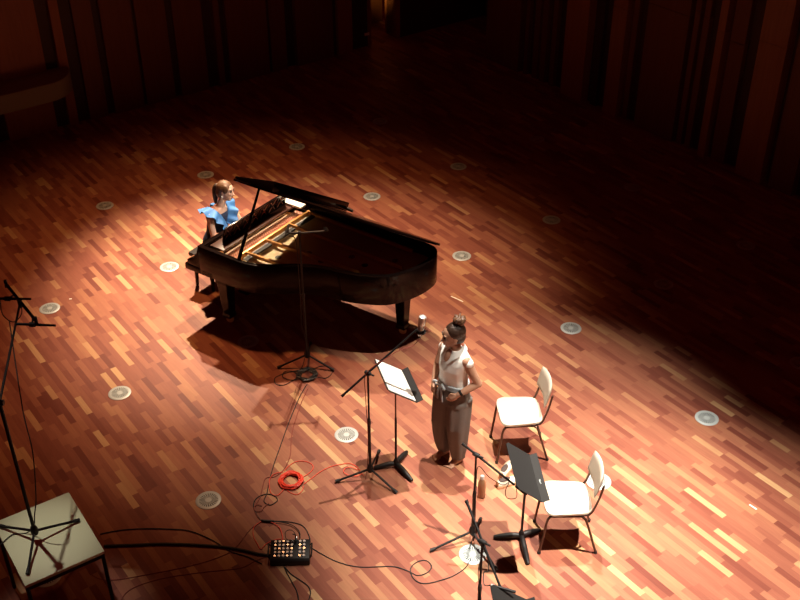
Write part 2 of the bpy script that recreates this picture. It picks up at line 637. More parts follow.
# keybed, cheeks, keys
g = MB().box((-0.02, PW / 2 , 0.67), (0.42, PW, 0.075))
g.build('keybed', M_BLACK, P, bevel=0.006)
for yy in (0.055, PW - 0.055):
    vs = [(-0.005, 0.707), (-0.19, 0.707), (-0.19, 0.765), (-0.15, 0.79), (-0.08, 0.84), (-0.03, 0.90), (-0.005, 0.97)]
    m2 = MB()
    n_ = len(vs)
    pts = [(x, yy - 0.05, z) for x, z in vs] + [(x, yy + 0.05, z) for x, z in vs]
    m2.add(pts, [list(range(n_)), [n_ + i for i in range(n_)][::-1]] + [[i, n_ + i, n_ + (i + 1) % n_, (i + 1) % n_] for i in range(n_)])
    m2.build('key_cheek', M_BLACK, P, bevel=0.004)
g = MB().box((-0.205, PW / 2, 0.725), (0.02, PW - 0.22, 0.045))
g.build('key_slip', M_BLACK, P)
g = MB()
for k in range(52):
    g.box((-0.115, 0.12 + 0.0236 * (k + 0.5), 0.735), (0.15, 0.0226, 0.022))
g.build('white_keys', M_IVORY, P, smooth=False)
g = MB()
for k in range(51):
    if (k % 7) not in (1, 4):
        g.box((-0.085, 0.12 + 0.0236 * (k + 1), 0.752), (0.095, 0.011, 0.02))
g.build('black_keys', M_LACQ_IN, P, smooth=False)
g = MB().box((-0.005, PW / 2, 0.83), (0.03, PW - 0.2, 0.24), Euler((0, 0.25, 0)))
g.build('fallboard', M_BLACK, P)
# inside: soundboard, cast plate, bars, felts, pins, strings
g = MB().prism(inset(outline, 0.06), 0.80, 0.815)
g.build('soundboard', M_SOUND, P)
pl = []
for a, b in inset(outline, 0.075):
    pl.append((max(a, 0.47), b))
g = MB().prism(pl, 0.862, 0.88)
g.build('cast_plate', M_GOLD, P, smooth=False)
g = MB().box((0.36, PW / 2, 0.875), (0.20, PW - 0.16, 0.03))
g.build('pin_block', M_PINBLK, P)
g = MB()
for k in range(74):
    for q in range(3):
        g.tube([(0.30 + 0.045 * q + 0.012 * (k % 2), 0.13 + 0.0165 * k, 0.885), (0.295 + 0.045 * q + 0.012 * (k % 2), 0.13 + 0.0165 * k, 0.925)], 0.0034, 6)
g.build('tuning_pins', M_CHROME, P)['kind'] = 'stuff'
g = MB().box((0.435, 0.95, 0.897), (0.035, 0.46, 0.02)).box((0.40, 0.42, 0.895), (0.03, 0.2, 0.016))
g.build('felt_strip', M_FELT, P, bevel=0.004)
g = MB().box((0.455, PW / 2 + 0.05, 0.925), (0.028, PW - 0.26, 0.055))
g.build('cross_bar', M_GOLDB, P, bevel=0.004)
for b0, a1, b1 in ((0.27, 1.02, 0.31), (0.60, 1.72, 0.66), (1.02, 2.05, 0.98), (1.37, 1.95, 1.33)):
    pts = [(0.46, b0), (a1, b1)]
    d = Vector((a1 - 0.46, b1 - b0, 0))
    g = MB().box(((0.46 + a1) / 2, (b0 + b1) / 2, 0.93), (d.length, 0.026, 0.045), Euler((0, 0, math.atan2(d.y, d.x))))
    g.build('plate_strut', M_GOLDB, P, bevel=0.004)
for k in range(6):
    g = MB().lathe([(0.028, 0.0), (0.036, 0.0), (0.036, 0.004), (0.028, 0.004)], (0.76 + 0.22 * k, 0.46 + 0.10 * k + 0.16 * (k % 2), 0.88), n=20)
    g.build('plate_ring', M_LACQ_IN, P)
g = MB()
for k in range(60):
    b = 0.16 + k * 0.0195
    a1 = min(2.05, 0.80 + (b - 0.1) * 1.15)
    g.tube([(0.44, b, 0.905), (a1, b + 0.02, 0.90)], 0.0013, 4)
g.build('strings', M_STRING, P)
g = MB()
for k in range(64):
    b = 0.17 + k * 0.0188
    if min(abs(b - x) for x in (0.27, 0.60, 1.02, 1.37)) > 0.024:
        g.box((0.555, b, 0.925), (0.05, 0.011, 0.022))
g.build('dampers', M_LACQ_IN, P, smooth=False)
g = MB()
for k in range(64):
    b = 0.17 + k * 0.0188
    if min(abs(b - x) for x in (0.27, 0.60, 1.02, 1.37)) > 0.024:
        g.box((0.522, b, 0.924), (0.014, 0.010, 0.03))
g.build('damper_felts', M_IVORY, P, smooth=False)
# music desk, raised and leaning: frame with open lattice
dk = Euler((0, 0.28, 0)).to_matrix()
D0 = Vector((0.185, 0.74, 1.0))


def dpt(y, h):
    return D0 + dk @ Vector((0, y, h))


g = MB()
for h, s in ((0.012, 0.03), (0.19, 0.03), (0.10, 0.016)):
    g.box(dpt(0, h), (0.018, 1.06, s), dk)
for k in range(8):
    g.box(dpt(-0.52 + 1.04 * k / 7, 0.10), (0.018, 0.028, 0.18), dk)
g.box(dpt(0, 0.10) + dk @ Vector((-0.004, 0, 0)), (0.005, 1.04, 0.18), dk)
md = g.build('music_desk', M_BLACK, P, bevel=0.003)
g = MB()
for k in range(7):
    y = -0.52 + 1.04 * (k + .5) / 7
    for s in (-1, 1):
        g.tube([dpt(y - 0.05, 0.10 - s * 0.075), dpt(y + 0.05, 0.10 + s * 0.075)], 0.006, 6)
g.build('lattice', M_WOODR, md)
g = MB().box((0.20, 0.74, 0.985), (0.20, 1.28, 0.02))
g.build('desk_shelf', M_DKWOOD, P, bevel=0.003)
# lid hinged on the far side; front flap folded back over it
TH = math.radians(33.0)
HINGE = Vector((0, PW, 1.02))
LU = Vector((0, -math.cos(TH), math.sin(TH)))
LN = Vector((0, math.sin(TH), math.cos(TH)))


def lp(a, w, h=0.0):
    return HINGE + Vector((a, 0, 0)) + LU * w + LN * h


lo = [(a, PW + 0.005 - b) for a, b in inset(outline, -0.018) if a > 0.36]
lo = [(0.43, PW + 0.022)] + [(max(a, 0.43), max(w, 0.0)) for a, w in lo if a > 0.43] + [(0.43, 0.0)]
n_ = len(lo)
vs = [lp(a, w, 0) for a, w in lo] + [lp(a, w, 0.024) for a, w in lo]
g = MB().add(vs, [list(range(n_))[::-1], [n_ + i for i in range(n_)]] + [[i, (i + 1) % n_, n_ + (i + 1) % n_, n_ + i] for i in range(n_)])
lid = g.build('lid', M_BLACK, P, bevel=0.004)
vs = []
prof = [(0.44, 0.026), (0.95, 0.026), (0.95, 0.125), (0.94, 0.130), (0.44, 0.052)]  # solid black wedge: the shaded gap under the raised flap is filled in
for w in (0.02, PW + 0.02):
    vs += [lp(a, w, h) for a, h in prof]
g = MB().add(vs, [list(range(5)), [5 + i for i in range(5)][::-1]] + [[i, 5 + i, 5 + (i + 1) % 5, (i + 1) % 5] for i in range(5)])
ff = g.build('front_flap', M_BLACK, lid, bevel=0.004)
g = MB().tube([lp(0.96, 0.05, 0.06), lp(1.03, 0.02, 0.05)], [0.022, 0.018], 10)
g.build('flap_peg', M_LACQ_IN, lid)
for a in (0.62, 1.25, 1.85):
    g = MB().tube([lp(a - 0.05, -0.004, -0.004), lp(a + 0.05, -0.004, -0.004)], 0.011, 8)
    g.build('hinge', M_CHROME, lid)
g = MB().tube([(0.57, 0.035, 0.99), lp(0.51, 1.13, -0.006)], [0.022, 0.014], 8)
g.build('lid_prop', M_BLACK, P)
# legs, lyre
def piano_leg(x, y):
    g = MB()
    g.box((x, y, 0.60), (0.17, 0.17, 0.10))
    rings = []
    for z, s in ((0.56, 0.075), (0.40, 0.062), (0.14, 0.050), (0.11, 0.058), (0.09, 0.058)):
        rings.append([(x - s, y - s, z), (x + s, y - s, z), (x + s, y + s, z), (x - s, y + s, z)])
    g.loft(rings)
    l_ = g.build('leg', M_BLACK, P, smooth=False, bevel=0.006)
    g = MB().lathe([(0.0, -0.014), (0.042, -0.014), (0.045, -0.008), (0.045, 0.008), (0.042, 0.014), (0.0, 0.014)], (x, y, 0.045), 20, Euler((PI / 2, 0, 0.4)).to_matrix())
    g.box((x, y, 0.085), (0.07, 0.05, 0.02))
    g.build('caster', M_GOLD, l_)


piano_leg(0.24, 0.14)
piano_leg(0.24, PW - 0.14)
piano_leg(2.0, 1.06)
g = MB()
for yy in (0.65, 0.81):
    g.tube([(0.12, yy, 0.64), (0.06, yy, 0.14)], 0.02, 8)
g.box((0.05, 0.73, 0.11), (0.14, 0.30, 0.07))
ly = g.build('pedal_lyre', M_BLACK, P, bevel=0.004)
for yy in (0.64, 0.73, 0.82):
    g = MB().box((-0.06, yy, 0.085), (0.16, 0.032, 0.014))
    g.build('pedal', M_GOLD, ly, bevel=0.005)


def pw(a, b, z=0.0):
    return PO + PA * a + PB * b + Vector((0, 0, z))


# book of sheet music on the bass end of the desk shelf
t = MB().box((0, 0, 0.012), (0.30, 0.10, 0.024)).build('sheet_music', M_PAPER, bevel=0.002)
t.location = pw(0.27, 1.33, 1.0)
t.rotation_euler = (0, 0, PZ)
tag(t, 'white score lying inside the piano at its far bass corner', 'sheet music')

# ------------------------------------------------------------------ piano bench
B = thing('piano_bench', 'low black bench beneath the seated pianist', 'bench', pw(-0.49, 0.79), PZ)
g = MB().box((0, 0, 0.45), (0.33, 0.68, 0.06))
g.build('seat', mat('bench_leather', (0.05, 0.045, 0.045), 0.35), B, bevel=0.02)
g = MB().box((0, 0, 0.395), (0.29, 0.62, 0.05))
g.build('apron', M_BLACK, B)
for sx in (-1, 1):
    for sy in (-1, 1):
        g = MB().tube([(sx * 0.12, sy * 0.27, 0.38), (sx * 0.13, sy * 0.28, 0.0)], [0.028, 0.02], 8)
        g.build('leg', M_BLACK, B)

# ------------------------------------------------------------------ chairs
C0 = thing('chair', 'cream padded chair nearer the camera, behind the black music stand', 'chair', (1.446, 6.69, 0), 0.0, 'cream chairs')
g = MB()
rings = []
for z, s in ((0.432, 0.90), (0.436, 0.97), (0.448, 1.0), (0.462, 0.985), (0.470, 0.90)):
    ring = []
    for k in range(40):
        a = 2 * PI * k / 40
        c_, s_ = math.cos(a), math.sin(a)
        ex = 2 / 5.0
        px_ = math.copysign(abs(c_) ** ex, c_)
        py_ = math.copysign(abs(s_) ** ex, s_)
        wid = 0.205 - 0.012 * px_
        ring.append((-0.02 + 0.205 * px_ * s, wid * py_ * s, z))
    rings.append(ring)
g.loft(rings)
g.build('seat', M_CREAM, C0)
g = MB()
NU, NV = 14, 8
front, back = [], []
for j in range(NV + 1):
    v = -1 + 2 * j / NV
    for i in range(NU + 1):
        u = -1 + 2 * i / NU
        edge = (1 - abs(u) ** 6) * (1 - abs(v) ** 6)
        y = u * 0.195 * (1 - 0.06 * abs(v) ** 4)
        z = 0.715 + v * 0.115 * (1 - 0.12 * u ** 4)
        xx = 0.225 + 0.045 * (z - 0.7) / 0.12 * 0.6 - 0.035 * u * u
        front.append((xx - 0.018 * edge ** 0.3, y, z))
        back.append((xx + 0.014 * edge ** 0.3, y, z))
n_ = (NU + 1)
fs = []
for j in range(NV):
    for i in range(NU):
        a = j * n_ + i
        fs.append([a, a + n_, a + n_ + 1, a + 1])
L = len(front)
fs2 = [[i + L for i in f][::-1] for f in fs]
rim = [i for i in range(n_)] + [j * n_ + NU for j in range(1, NV + 1)] + [NV * n_ + i for i in range(NU - 1, -1, -1)] + [j * n_ for j in range(NV - 1, 0, -1)]
fs3 = [[rim[k], rim[(k + 1) % len(rim)], rim[(k + 1) % len(rim)] + L, rim[k] + L] for k in range(len(rim))]
g.add(front + back, fs + fs2 + fs3)
g.build('backrest', M_CREAM, C0, smooth=60)
for sy in (-1, 1):
    y = 0.19 * sy
    pts = catmull([(-0.245, y, 0.012), (-0.215, y, 0.26), (-0.203, y, 0.37), (-0.185, y * .99, 0.41), (-0.15, y * .98, 0.421), (0.07, y * .98, 0.421), (0.105, y * .99, 0.405), (0.135, y, 0.36), (0.245, y, 0.012)], 5)
    fr = MB().tube(pts, 0.0115, 10).build('leg_frame', M_CHAIRST, C0)
    for x_ in (-0.245, 0.245):
        MB().lathe([(0.0, 0.0), (0.015, 0.0), (0.015, 0.026), (0.012, 0.03), (0.0, 0.03)], (x_, y, 0), 12).build('rubber_foot', M_RUBBER, fr)
    pts = catmull([(-0.16, y * .9, 0.425), (0.10, y * .94, 0.427), (0.155, y * .98, 0.45), (0.185, y, 0.52), (0.215, y * 1.03, 0.64), (0.238, y * 1.03, 0.76)], 5)
    MB().tube(pts, 0.0105, 10).build('back_support', M_CHAIRST, C0)
g = MB()
for x_ in (-0.14, 0.06):
    g.tube([(x_, -0.186, 0.421), (x_, 0.186, 0.421)], 0.009, 8)
g.build('cross_rail', M_CHAIRST, C0)
for ch in C0.children:
    ch.data.transform(Matrix.Scale(1.045, 4, (0, 0, 1)))
dup(C0, (1.150, 7.86, 0), math.radians(4.5), 'cream padded chair beside the standing singer, farther from the camera', 'cream chairs')

# ------------------------------------------------------------------ stands
def foot_tip(p, d, r=0.017):
    d = d.normalized()
    return MB().tube([p - d * 0.045, p + d * 0.005], [r * 0.8, r], 10)


def mic_stand(name, label, foot, feet, hub_z, top_z, boom=None, pole_r=0.0112, lower=0.55, leg_h=0.015, foot_z=0.0):
    """tripod stand: foot = ground point under the pole; feet = leg ends; boom = (low end, high end)"""
    t = thing(name, label, 'microphone stand', foot)
    h = foot + Vector((0, 0, hub_z))
    top = Vector((foot.x, foot.y, top_z))
    for f in feet:
        f = f + Vector((0, 0, leg_h))
        d = (f - h)
        q = MB().tube([h + d.normalized() * 0.012, f], 0.0105, 8).build('leg', M_STEEL_BK, t, world=True)
        foot_tip(f, d).build('rubber_foot', M_RUBBER, q, world=False).data.transform(Matrix.Translation(-foot))
    MB().lathe([(0.0, -0.035), (0.022, -0.035), (0.030, -0.02), (0.030, 0.02), (0.020, 0.05), (0.012, 0.06), (0.0, 0.06)], h, 16).build('hub', M_STEEL_BK, t, world=True)
    mid = foot + Vector((0, 0, foot_z + (top_z - foot_z) * lower))
    MB().tube([h - Vector((0, 0, 0.02)), mid], pole_r * 1.25, 10).build('lower_pole', M_STEEL_BK, t, world=True)
    MB().tube([mid - Vector((0, 0, 0.03)), top], pole_r * 0.85, 10).build('upper_pole', M_STEEL_BK, t, world=True)
    MB().lathe([(0.0, -0.03), (0.015, -0.03), (0.017, 0.0), (0.015, 0.035), (0.0, 0.035)], mid, 12).build('clutch', M_RUBBER, t, world=True)
    if boom:
        a, b = boom
        d = (b - a).normalized()
        MB().tube([a, a + d * 0.03, a + d * 0.031, b], [0.013, 0.013, 0.0105, 0.0095], 10).build('boom', M_STEEL_BK, t, world=True)
        g = MB().lathe([(0.0, -0.028), (0.018, -0.028), (0.020, 0.0), (0.018, 0.028), (0.0, 0.028)], top, 14, Euler((PI / 2, 0, 0.9)).to_matrix())
        g.tube([top + Vector((0.02, -0.015, 0)), top + Vector((0.055, -0.04, 0.0))], 0.008, 8)
        g.build('boom_clamp', M_RUBBER, t, world=True)
    return t


def line_at(u1, z1, top, d):
    return top


# 1: singer's microphone stand
f1 = Vector((-0.285, 7.45, 0))
top1 = Vector((-0.285, 7.45, 1.25))
mic1 = Vector((0.165, 7.66, 1.59))
dirb = (mic1 - top1).normalized()
mic_stand('microphone_stand', 'black boom microphone stand holding the silver microphone before the singer', f1, [at(336, 482.5), at(396.5, 493.5), at(379, 452)], 0.12, 1.25,
          (top1 - dirb * 0.31, mic1 - dirb * 0.03))
t = thing('microphone', 'large silver condenser microphone on the raised boom facing the singer', 'microphone', mic1)
ax = Vector((0.12, 0.02, 1)).normalized()
R = ax.to_track_quat('Z', 'Y').to_matrix()
c = mic1 + Vector((0.02, 0.01, 0.0))
MB().lathe([(0, -0.09), (0.022, -0.09), (0.027, -0.07), (0.029, 0.02), (0.0, 0.02)], c, 20, R).build('body', M_SILVER, t, world=True)
MB().lathe([(0, 0.022), (0.033, 0.022), (0.034, 0.075), (0.033, 0.105), (0.022, 0.115), (0.0, 0.117)], c, 20, R).build('grille', mat('mic_mesh', (0.75, 0.74, 0.70), 0.45, metal=0.6, noise=(400, 0.3)), t, world=True)
MB().lathe([(0, -0.125), (0.010, -0.125), (0.012, -0.09), (0, -0.09)], c, 12, R).build('connector', M_STEEL_BK, t, world=True)
g = MB()
for k in range(6):
    a = 2 * PI * k / 6
    g.tube([c + R @ Vector((0.03 * math.cos(a), 0.03 * math.sin(a), -0.05)), c + R @ Vector((0.045 * math.cos(a + .5), 0.045 * math.sin(a + .5), -0.01))], 0.003, 5)
g.lathe([(0.042, -0.055), (0.048, -0.055), (0.048, -0.045), (0.042, -0.045)], c, 20, R)
g.build('shock_mount', M_STEEL_BK, t, world=True)
# microphone cable hanging along that boom
P_ = [mic1 + Vector((0.01, -0.01, -0.10)), mic1 + Vector((-0.05, -0.05, -0.16)), mic1 - dirb * 0.22 + Vector((0, -0.02, -0.05)), mic1 - dirb * 0.36 + Vector((0, -0.015, -0.012)), top1 + Vector((-0.012, -0.02, 0.01)),
      top1 + Vector((-0.025, -0.01, -0.25)), top1 + Vector((-0.012, -0.012, -0.7)), Vector((-0.31, 7.47, 0.16)), Vector((-0.33, 7.40, 0.03)), at(357, 470.5, 0.006), at(352.5, 474.5, 0.006), at(346.5, 472.5, 0.006), at(345, 467.5, 0.006), at(350, 464, 0.006), at(357, 468, 0.006), at(360, 473, 0.006)]
P_ = P_[:9]
o = MB().tube(catmull(P_, 6), 0.0035, 6).build('microphone_cable', M_REDDK)
tag(o, 'thin dark red cable running along the boom stand of the singer\'s microphone', 'cable')

# 3: second boom stand, right of the bottle
f3 = Vector((0.595, 6.575, 0))
top3 = Vector((0.595, 6.575, 0.98))
e3a, e3b = at(462, 443.4, 1.10), at(514.5, 485, 0.80)
top3 = e3a + (e3b - e3a) * 0.27
f3 = Vector((top3.x, top3.y, 0))
mic_stand('microphone_stand', 'low boom microphone stand reaching across between bottle and black music stand', f3, [at(431, 551.5), at(480.5, 520), at(496.5, 571)], 0.13, top3.z, (e3a, e3b))
t = thing('microphone', 'small black microphone at the end of the low boom beside the shoes', 'microphone', e3b)
d = (e3b - e3a).normalized()
MB().tube([e3b + d * 0.012, e3b + d * 0.03, e3b + d * 0.10], [0.012, 0.014, 0.014], 12).build('body', M_STEEL_BK, t, world=True)
MB().tube([e3b + d * 0.101, e3b + d * 0.115, e3b + d * 0.13], [0.0145, 0.0145, 0.010], 12).build('grille', M_DESK, t, world=True)
P_ = [e3b + d * 0.02 + Vector((0.0, -0.02, -0.01)), e3b + d * 0.03 + Vector((-0.01, -0.05, -0.07)), e3b + Vector((-0.06, -0.06, -0.09)), e3b + Vector((-0.075, -0.03, -0.03)), e3b + d * -0.06 + Vector((0, -0.01, -0.012))]
P_ += [e3b + (top3 - e3b) * 0.3 + Vector((0, 0, -0.10)), e3b + (top3 - e3b) * 0.65 + Vector((0, 0, -0.13)), top3 + Vector((0.02, -0.015, -0.12)), top3 + Vector((0.012, -0.018, -0.4)), Vector((f3.x + 0.015, f3.y - 0.02, 0.18)), Vector((f3.x - 0.03, f3.y - 0.10, 0.01))]
o = MB().tube(catmull(P_, 6), 0.0035, 6).build('microphone_cable', M_RUBBER)
tag(o, 'thin dark cable looping from the low boom down its stand', 'cable')

# 6: nearest stand, cut by the bottom of the picture
c6 = at(478, 543, 1.2)
e6a, e6b = at(466, 500, 1.42), at(501.5, 590, 1.02)
top6 = e6a + (e6b - e6a) * 0.47
f6 = Vector((top6.x, top6.y, 0))
mic_stand('microphone_stand', 'boom microphone stand cut off by the bottom edge of the photo', f6, [f6 + Vector((-0.33, 0.10, 0)), f6 + Vector((0.12, 0.30, 0)), f6 + Vector((0.20, -0.28, 0))], 0.13, top6.z, (e6a, e6b), lower=0.6)
t = thing('microphone', 'slim black microphone crosswise on the nearest boom at the bottom', 'microphone', e6b)
MB().tube([e6b + Vector((-0.05, 0.02, 0.02)), e6b + Vector((0.10, -0.02, 0.0))], 0.011, 12).build('body', M_STEEL_BK, t, world=True)
MB().tube([e6b + Vector((-0.075, 0.026, 0.023)), e6b + Vector((-0.051, 0.02, 0.02))], [0.009, 0.012], 12).build('grille', M_SILVER, t, world=True)
P_ = [e6b + Vector((-0.075, 0.026, 0.02)), e6b + Vector((-0.12, 0.05, -0.0)), e6b + Vector((-0.12, 0.12, 0.05)), e6b + (top6 - e6b) * 0.45 + Vector((-0.03, 0, -0.02)), top6 + Vector((0.02, -0.02, -0.06)), top6 + Vector((-0.02, -0.015, -0.3)), f6 + Vector((0.015, -0.02, 0.6)), f6 + Vector((0.02, -0.03, 0.2))]
o = MB().tube(catmull(P_, 6), 0.0035, 6).build('microphone_cable', M_RUBBER)
tag(o, 'black cable wound around the nearest boom stand at the bottom edge', 'cable')


def music_stand(label, foot, feet, corners, paper=None, pole_top=None):
    """corners: upper far, lip far, lip near, upper near of the desk"""
    t = thing('music_stand', label, 'music stand', foot)
    h = foot + Vector((0, 0, 0.05))
    for f in feet:
        f = f + Vector((0, 0, 0.018))
        m_ = h + (f - h) * 0.5 + Vector((0, 0, 0.004))
        q = [h + Vector((0, 0, -0.01)), h + (f - h) * 0.25 + Vector((0, 0, 0.003)), m_, h + (f - h) * 0.8 + Vector((0, 0, 0.002)), f]
        MB().tube(catmull(q, 4), [0.022 + 0.004 * math.sin(PI * k / 16) - 0.007 * (k / 16) ** 4 for k in range(17)], 10).build('leg', M_STEEL_BK, t, world=True)
    A, Bc, Cc, Dc = corners
    cen = (A + Bc + Cc + Dc) / 4
    nrm = (Bc - A).cross(Dc - A).normalized()
    if nrm.z < 0:
        nrm = -nrm
    zp = cen.z - (nrm.x * (foot.x - cen.x) + nrm.y * (foot.y - cen.y)) / nrm.z
    ptop = Vector((foot.x, foot.y, zp - 0.05))
    mid = foot + Vector((0, 0, ptop.z * 0.62))
    MB().lathe([(0, -0.03), (0.026, -0.03), (0.026, 0.02), (0.015, 0.05), (0, 0.05)], h, 14).build('hub', M_STEEL_BK, t, world=True)
    MB().tube([h, mid], 0.0115, 10).build('lower_pole', M_STEEL_BK, t, world=True)
    MB().tube([mid, ptop], 0.0085, 10).build('upper_pole', mat('pole_bronze', (0.10, 0.05, 0.035), 0.3, metal=0.7), t, world=True)
    MB().tube([ptop - Vector((0, 0, 0.05)), ptop, ptop + Vector((0, 0, 0.05)) - nrm * 0.006], [0.012, 0.014, 0.012], 10).build('tilt_joint', M_STEEL_BK, t, world=True)
    # desk: a thin plate with clipped upper corners
    def quad(pts, h0, h1):
        m_ = MB()
        n_ = len(pts)
        m_.add([p + nrm * h0 for p in pts] + [p + nrm * h1 for p in pts], [list(range(n_))[::-1], [n_ + i for i in range(n_)]] + [[i, (i + 1) % n_, n_ + (i + 1) % n_, n_ + i] for i in range(n_)])
        return m_
    e1, e2 = (Bc - A), (Dc - A)
    pts = [A + e1 * 0.10, Bc, Cc, Dc + (Cc - Dc) * 0.10, Dc - e2 * 0.06, A + e2 * 0.06]
    dk_ = quad(pts, -0.004, 0.002).build('desk', M_DESK, t, world=True)
    # lip that carries the sheets
    out_ = (Bc - A).normalized()
    lipd = (nrm * 0.75 + out_ * 0.5).normalized()
    lp_ = MB()
    th_ = out_ * 0.004
    q = [Bc, Cc, Cc + lipd * 0.062, Bc + lipd * 0.062]
    lp_.add(q + [p + th_ for p in q], [[3, 2, 1, 0], [4, 5, 6, 7], [0, 1, 5, 4], [1, 2, 6, 5], [2, 3, 7, 6], [3, 0, 4, 7]])
    lp_.build('lip', M_DESK, dk_, world=False).data.transform(Matrix.Translation(-foot))
    return t, nrm, (A, Bc, Cc, Dc), dk_


def desk_corners(center, lipdir, depthdir, w, d, tilt):
    """depthdir: horizontal, pointing to the reader"""
    dv = depthdir * (d * math.cos(tilt)) - Vector((0, 0, d * math.sin(tilt)))
    far = -lipdir
    A = center - dv * 0.5 + far * w / 2
    Dc = center - dv * 0.5 - far * w / 2
    return A, A + dv, Dc + dv, Dc


ld = Vector((0.27, -0.963, 0)).normalized()
dd = Vector((0.963, 0.27, 0)).normalized()
cen2 = at(397, 380, 1.02)
f2 = at(396, 466.5)
cen2 = Vector((f2.x + 0.01, f2.y + 0.02, 1.0))
ms2, nrm, cs, _ = music_stand('music stand with white sheets on its desk, in front of the singer', f2, [at(374, 469.5), at(407, 453), at(412, 482)], desk_corners(at(395, 380, 1.02), ld, dd, 0.50, 0.33, math.radians(36)))
A, Bc, Cc, Dc = cs
for k, (s0, s1) in enumerate(((0.03, 0.50), (0.505, 0.97))):
    pts = [A + (Dc - A) * s0 + (Bc - A) * 0.04, A + (Dc - A) * s0 + (Bc - A) * 0.97, A + (Dc - A) * s1 + (Bc - A) * 0.97, A + (Dc - A) * s1 + (Bc - A) * 0.04]
    g = MB()
    g.add([p + nrm * 0.0022 for p in pts] + [p + nrm * 0.0045 for p in pts], [[3, 2, 1, 0], [4, 5, 6, 7], [0, 1, 5, 4], [1, 2, 6, 5], [2, 3, 7, 6], [3, 0, 4, 7]])
    o = g.build('sheet_music', M_PAPER, smooth=False)
    tag(o, ('white sheet on the farther half of the singer\'s music stand', 'white sheet on the nearer half of the singer\'s music stand')[k], 'sheet music', 'sheets on the singer\'s stand')
ms5, nrm, cs, dk5 = music_stand('bare black music stand in front of the nearest cream chair', at(521, 538.5), [at(493.5, 538.5), at(540, 531.5), at(528, 565.5)], desk_corners(at(523.5, 471, 1.0), Vector((0.08, -0.997, 0)), Vector((0.997, 0.08, 0)), 0.56, 0.27, math.radians(39)))
A, Bc, Cc, Dc = cs
# small white maker's mark on the lip of that desk
ou = (Bc - A).normalized()
lipd = (nrm * 0.75 + ou * 0.5).normalized()
mid = Bc + (Cc - Bc) * 0.56
along = (Cc - Bc).normalized()
g = MB()
for k in range(9):
    if k in (0, 3, 8):
        hh = 0.013
    else:
        hh = 0.008
    p0 = mid + along * (0.0055 * k) + lipd * 0.024
    face = along.cross(lipd).normalized()
    q = [p0 - face * 0.0007, p0 + along * 0.0032 - face * 0.0007, p0 + along * 0.0032 + lipd * hh - face * 0.0007, p0 + lipd * hh - face * 0.0007]
    g.add(q + [x + face * 0.0060 for x in q], [[3, 2, 1, 0], [4, 5, 6, 7], [0, 1, 5, 4], [1, 2, 6, 5], [2, 3, 7, 6], [3, 0, 4, 7]])
g.build('lettering', M_VENT, dk5).data.transform(Matrix.Translation(-ms5.location))
c7 = at(514, 619, 0.98)
music_stand('music stand showing one dark desk corner at the bottom edge', Vector((c7.x, c7.y, 0)), [Vector((c7.x - 0.2, c7.y - 0.05, 0)), Vector((c7.x + 0.15, c7.y + 0.14, 0)), Vector((c7.x + 0.08, c7.y - 0.2, 0))], desk_corners(c7, Vector((0.08, -0.997, 0)), Vector((0.997, 0.08, 0)), 0.50, 0.34, math.radians(36)))

# piano microphone stand with a stereo pair over the strings
fp = Vector((-0.997, 9.19, 0))
mic_stand('microphone_stand', 'black tripod stand rising in front of the piano\'s curved side', fp, [at(278, 368.5), at(333.5, 371), at(310.5, 344)], 0.16, 1.64)
t0_ = Vector((-0.997, 9.19, 1.66))
t = thing('stereo_bar', 'black bar atop the piano microphone stand, carrying two microphones', 'bar', t0_)
ea, eb = at(287, 232.5, 1.67), at(326, 231, 1.67)
MB().tube([ea, t0_, eb], 0.010, 8).build('bar', M_STEEL_BK, t, world=True)
MB().lathe([(0, -0.03), (0.016, -0.03), (0.016, 0.02), (0, 0.02)], t0_, 12).build('clamp', M_RUBBER, t, world=True)
for k, e in enumerate((ea, eb)):
    t = thing('microphone', ('left microphone of the pair reaching over the open piano', 'right microphone of the pair, tipped toward the piano strings')[k], 'microphone', e)
    d = Vector((0.02, 0.10, 0.05 if k == 0 else -0.09)).normalized()
    c = e + Vector((0, 0, 0.022))
    MB().tube([c - d * 0.06, c + d * 0.05], 0.012, 10).build('body', M_STEEL_BK, t, world=True)
    MB().tube([c + d * 0.051, c + d * 0.075], [0.0125, 0.010], 10).build('grille', M_DESK, t, world=True)
    MB().lathe([(0.013, -0.012), (0.019, -0.012), (0.019, 0.012), (0.013, 0.012)], c, 12, d.to_track_quat('Z', 'Y').to_matrix()).build('clip', M_RUBBER, t, world=True)
P_ = [ea + Vector((0.02, -0.05, -0.01)), t0_ + Vector((-0.04, -0.03, -0.05)), t0_ + Vector((-0.03, -0.02, -0.3)), fp + Vector((-0.03, -0.02, 0.8)), fp + Vector((-0.035, -0.02, 0.55)), fp + Vector((0.0, -0.025, 0.3)), fp + Vector((-0.06, -0.08, 0.04)), at(290, 372, 0.006)]
o = MB().tube(catmull(P_, 6), 0.004, 6).build('microphone_cable', M_RUBBER)
tag(o, 'black cable hanging down the piano microphone stand', 'cable')

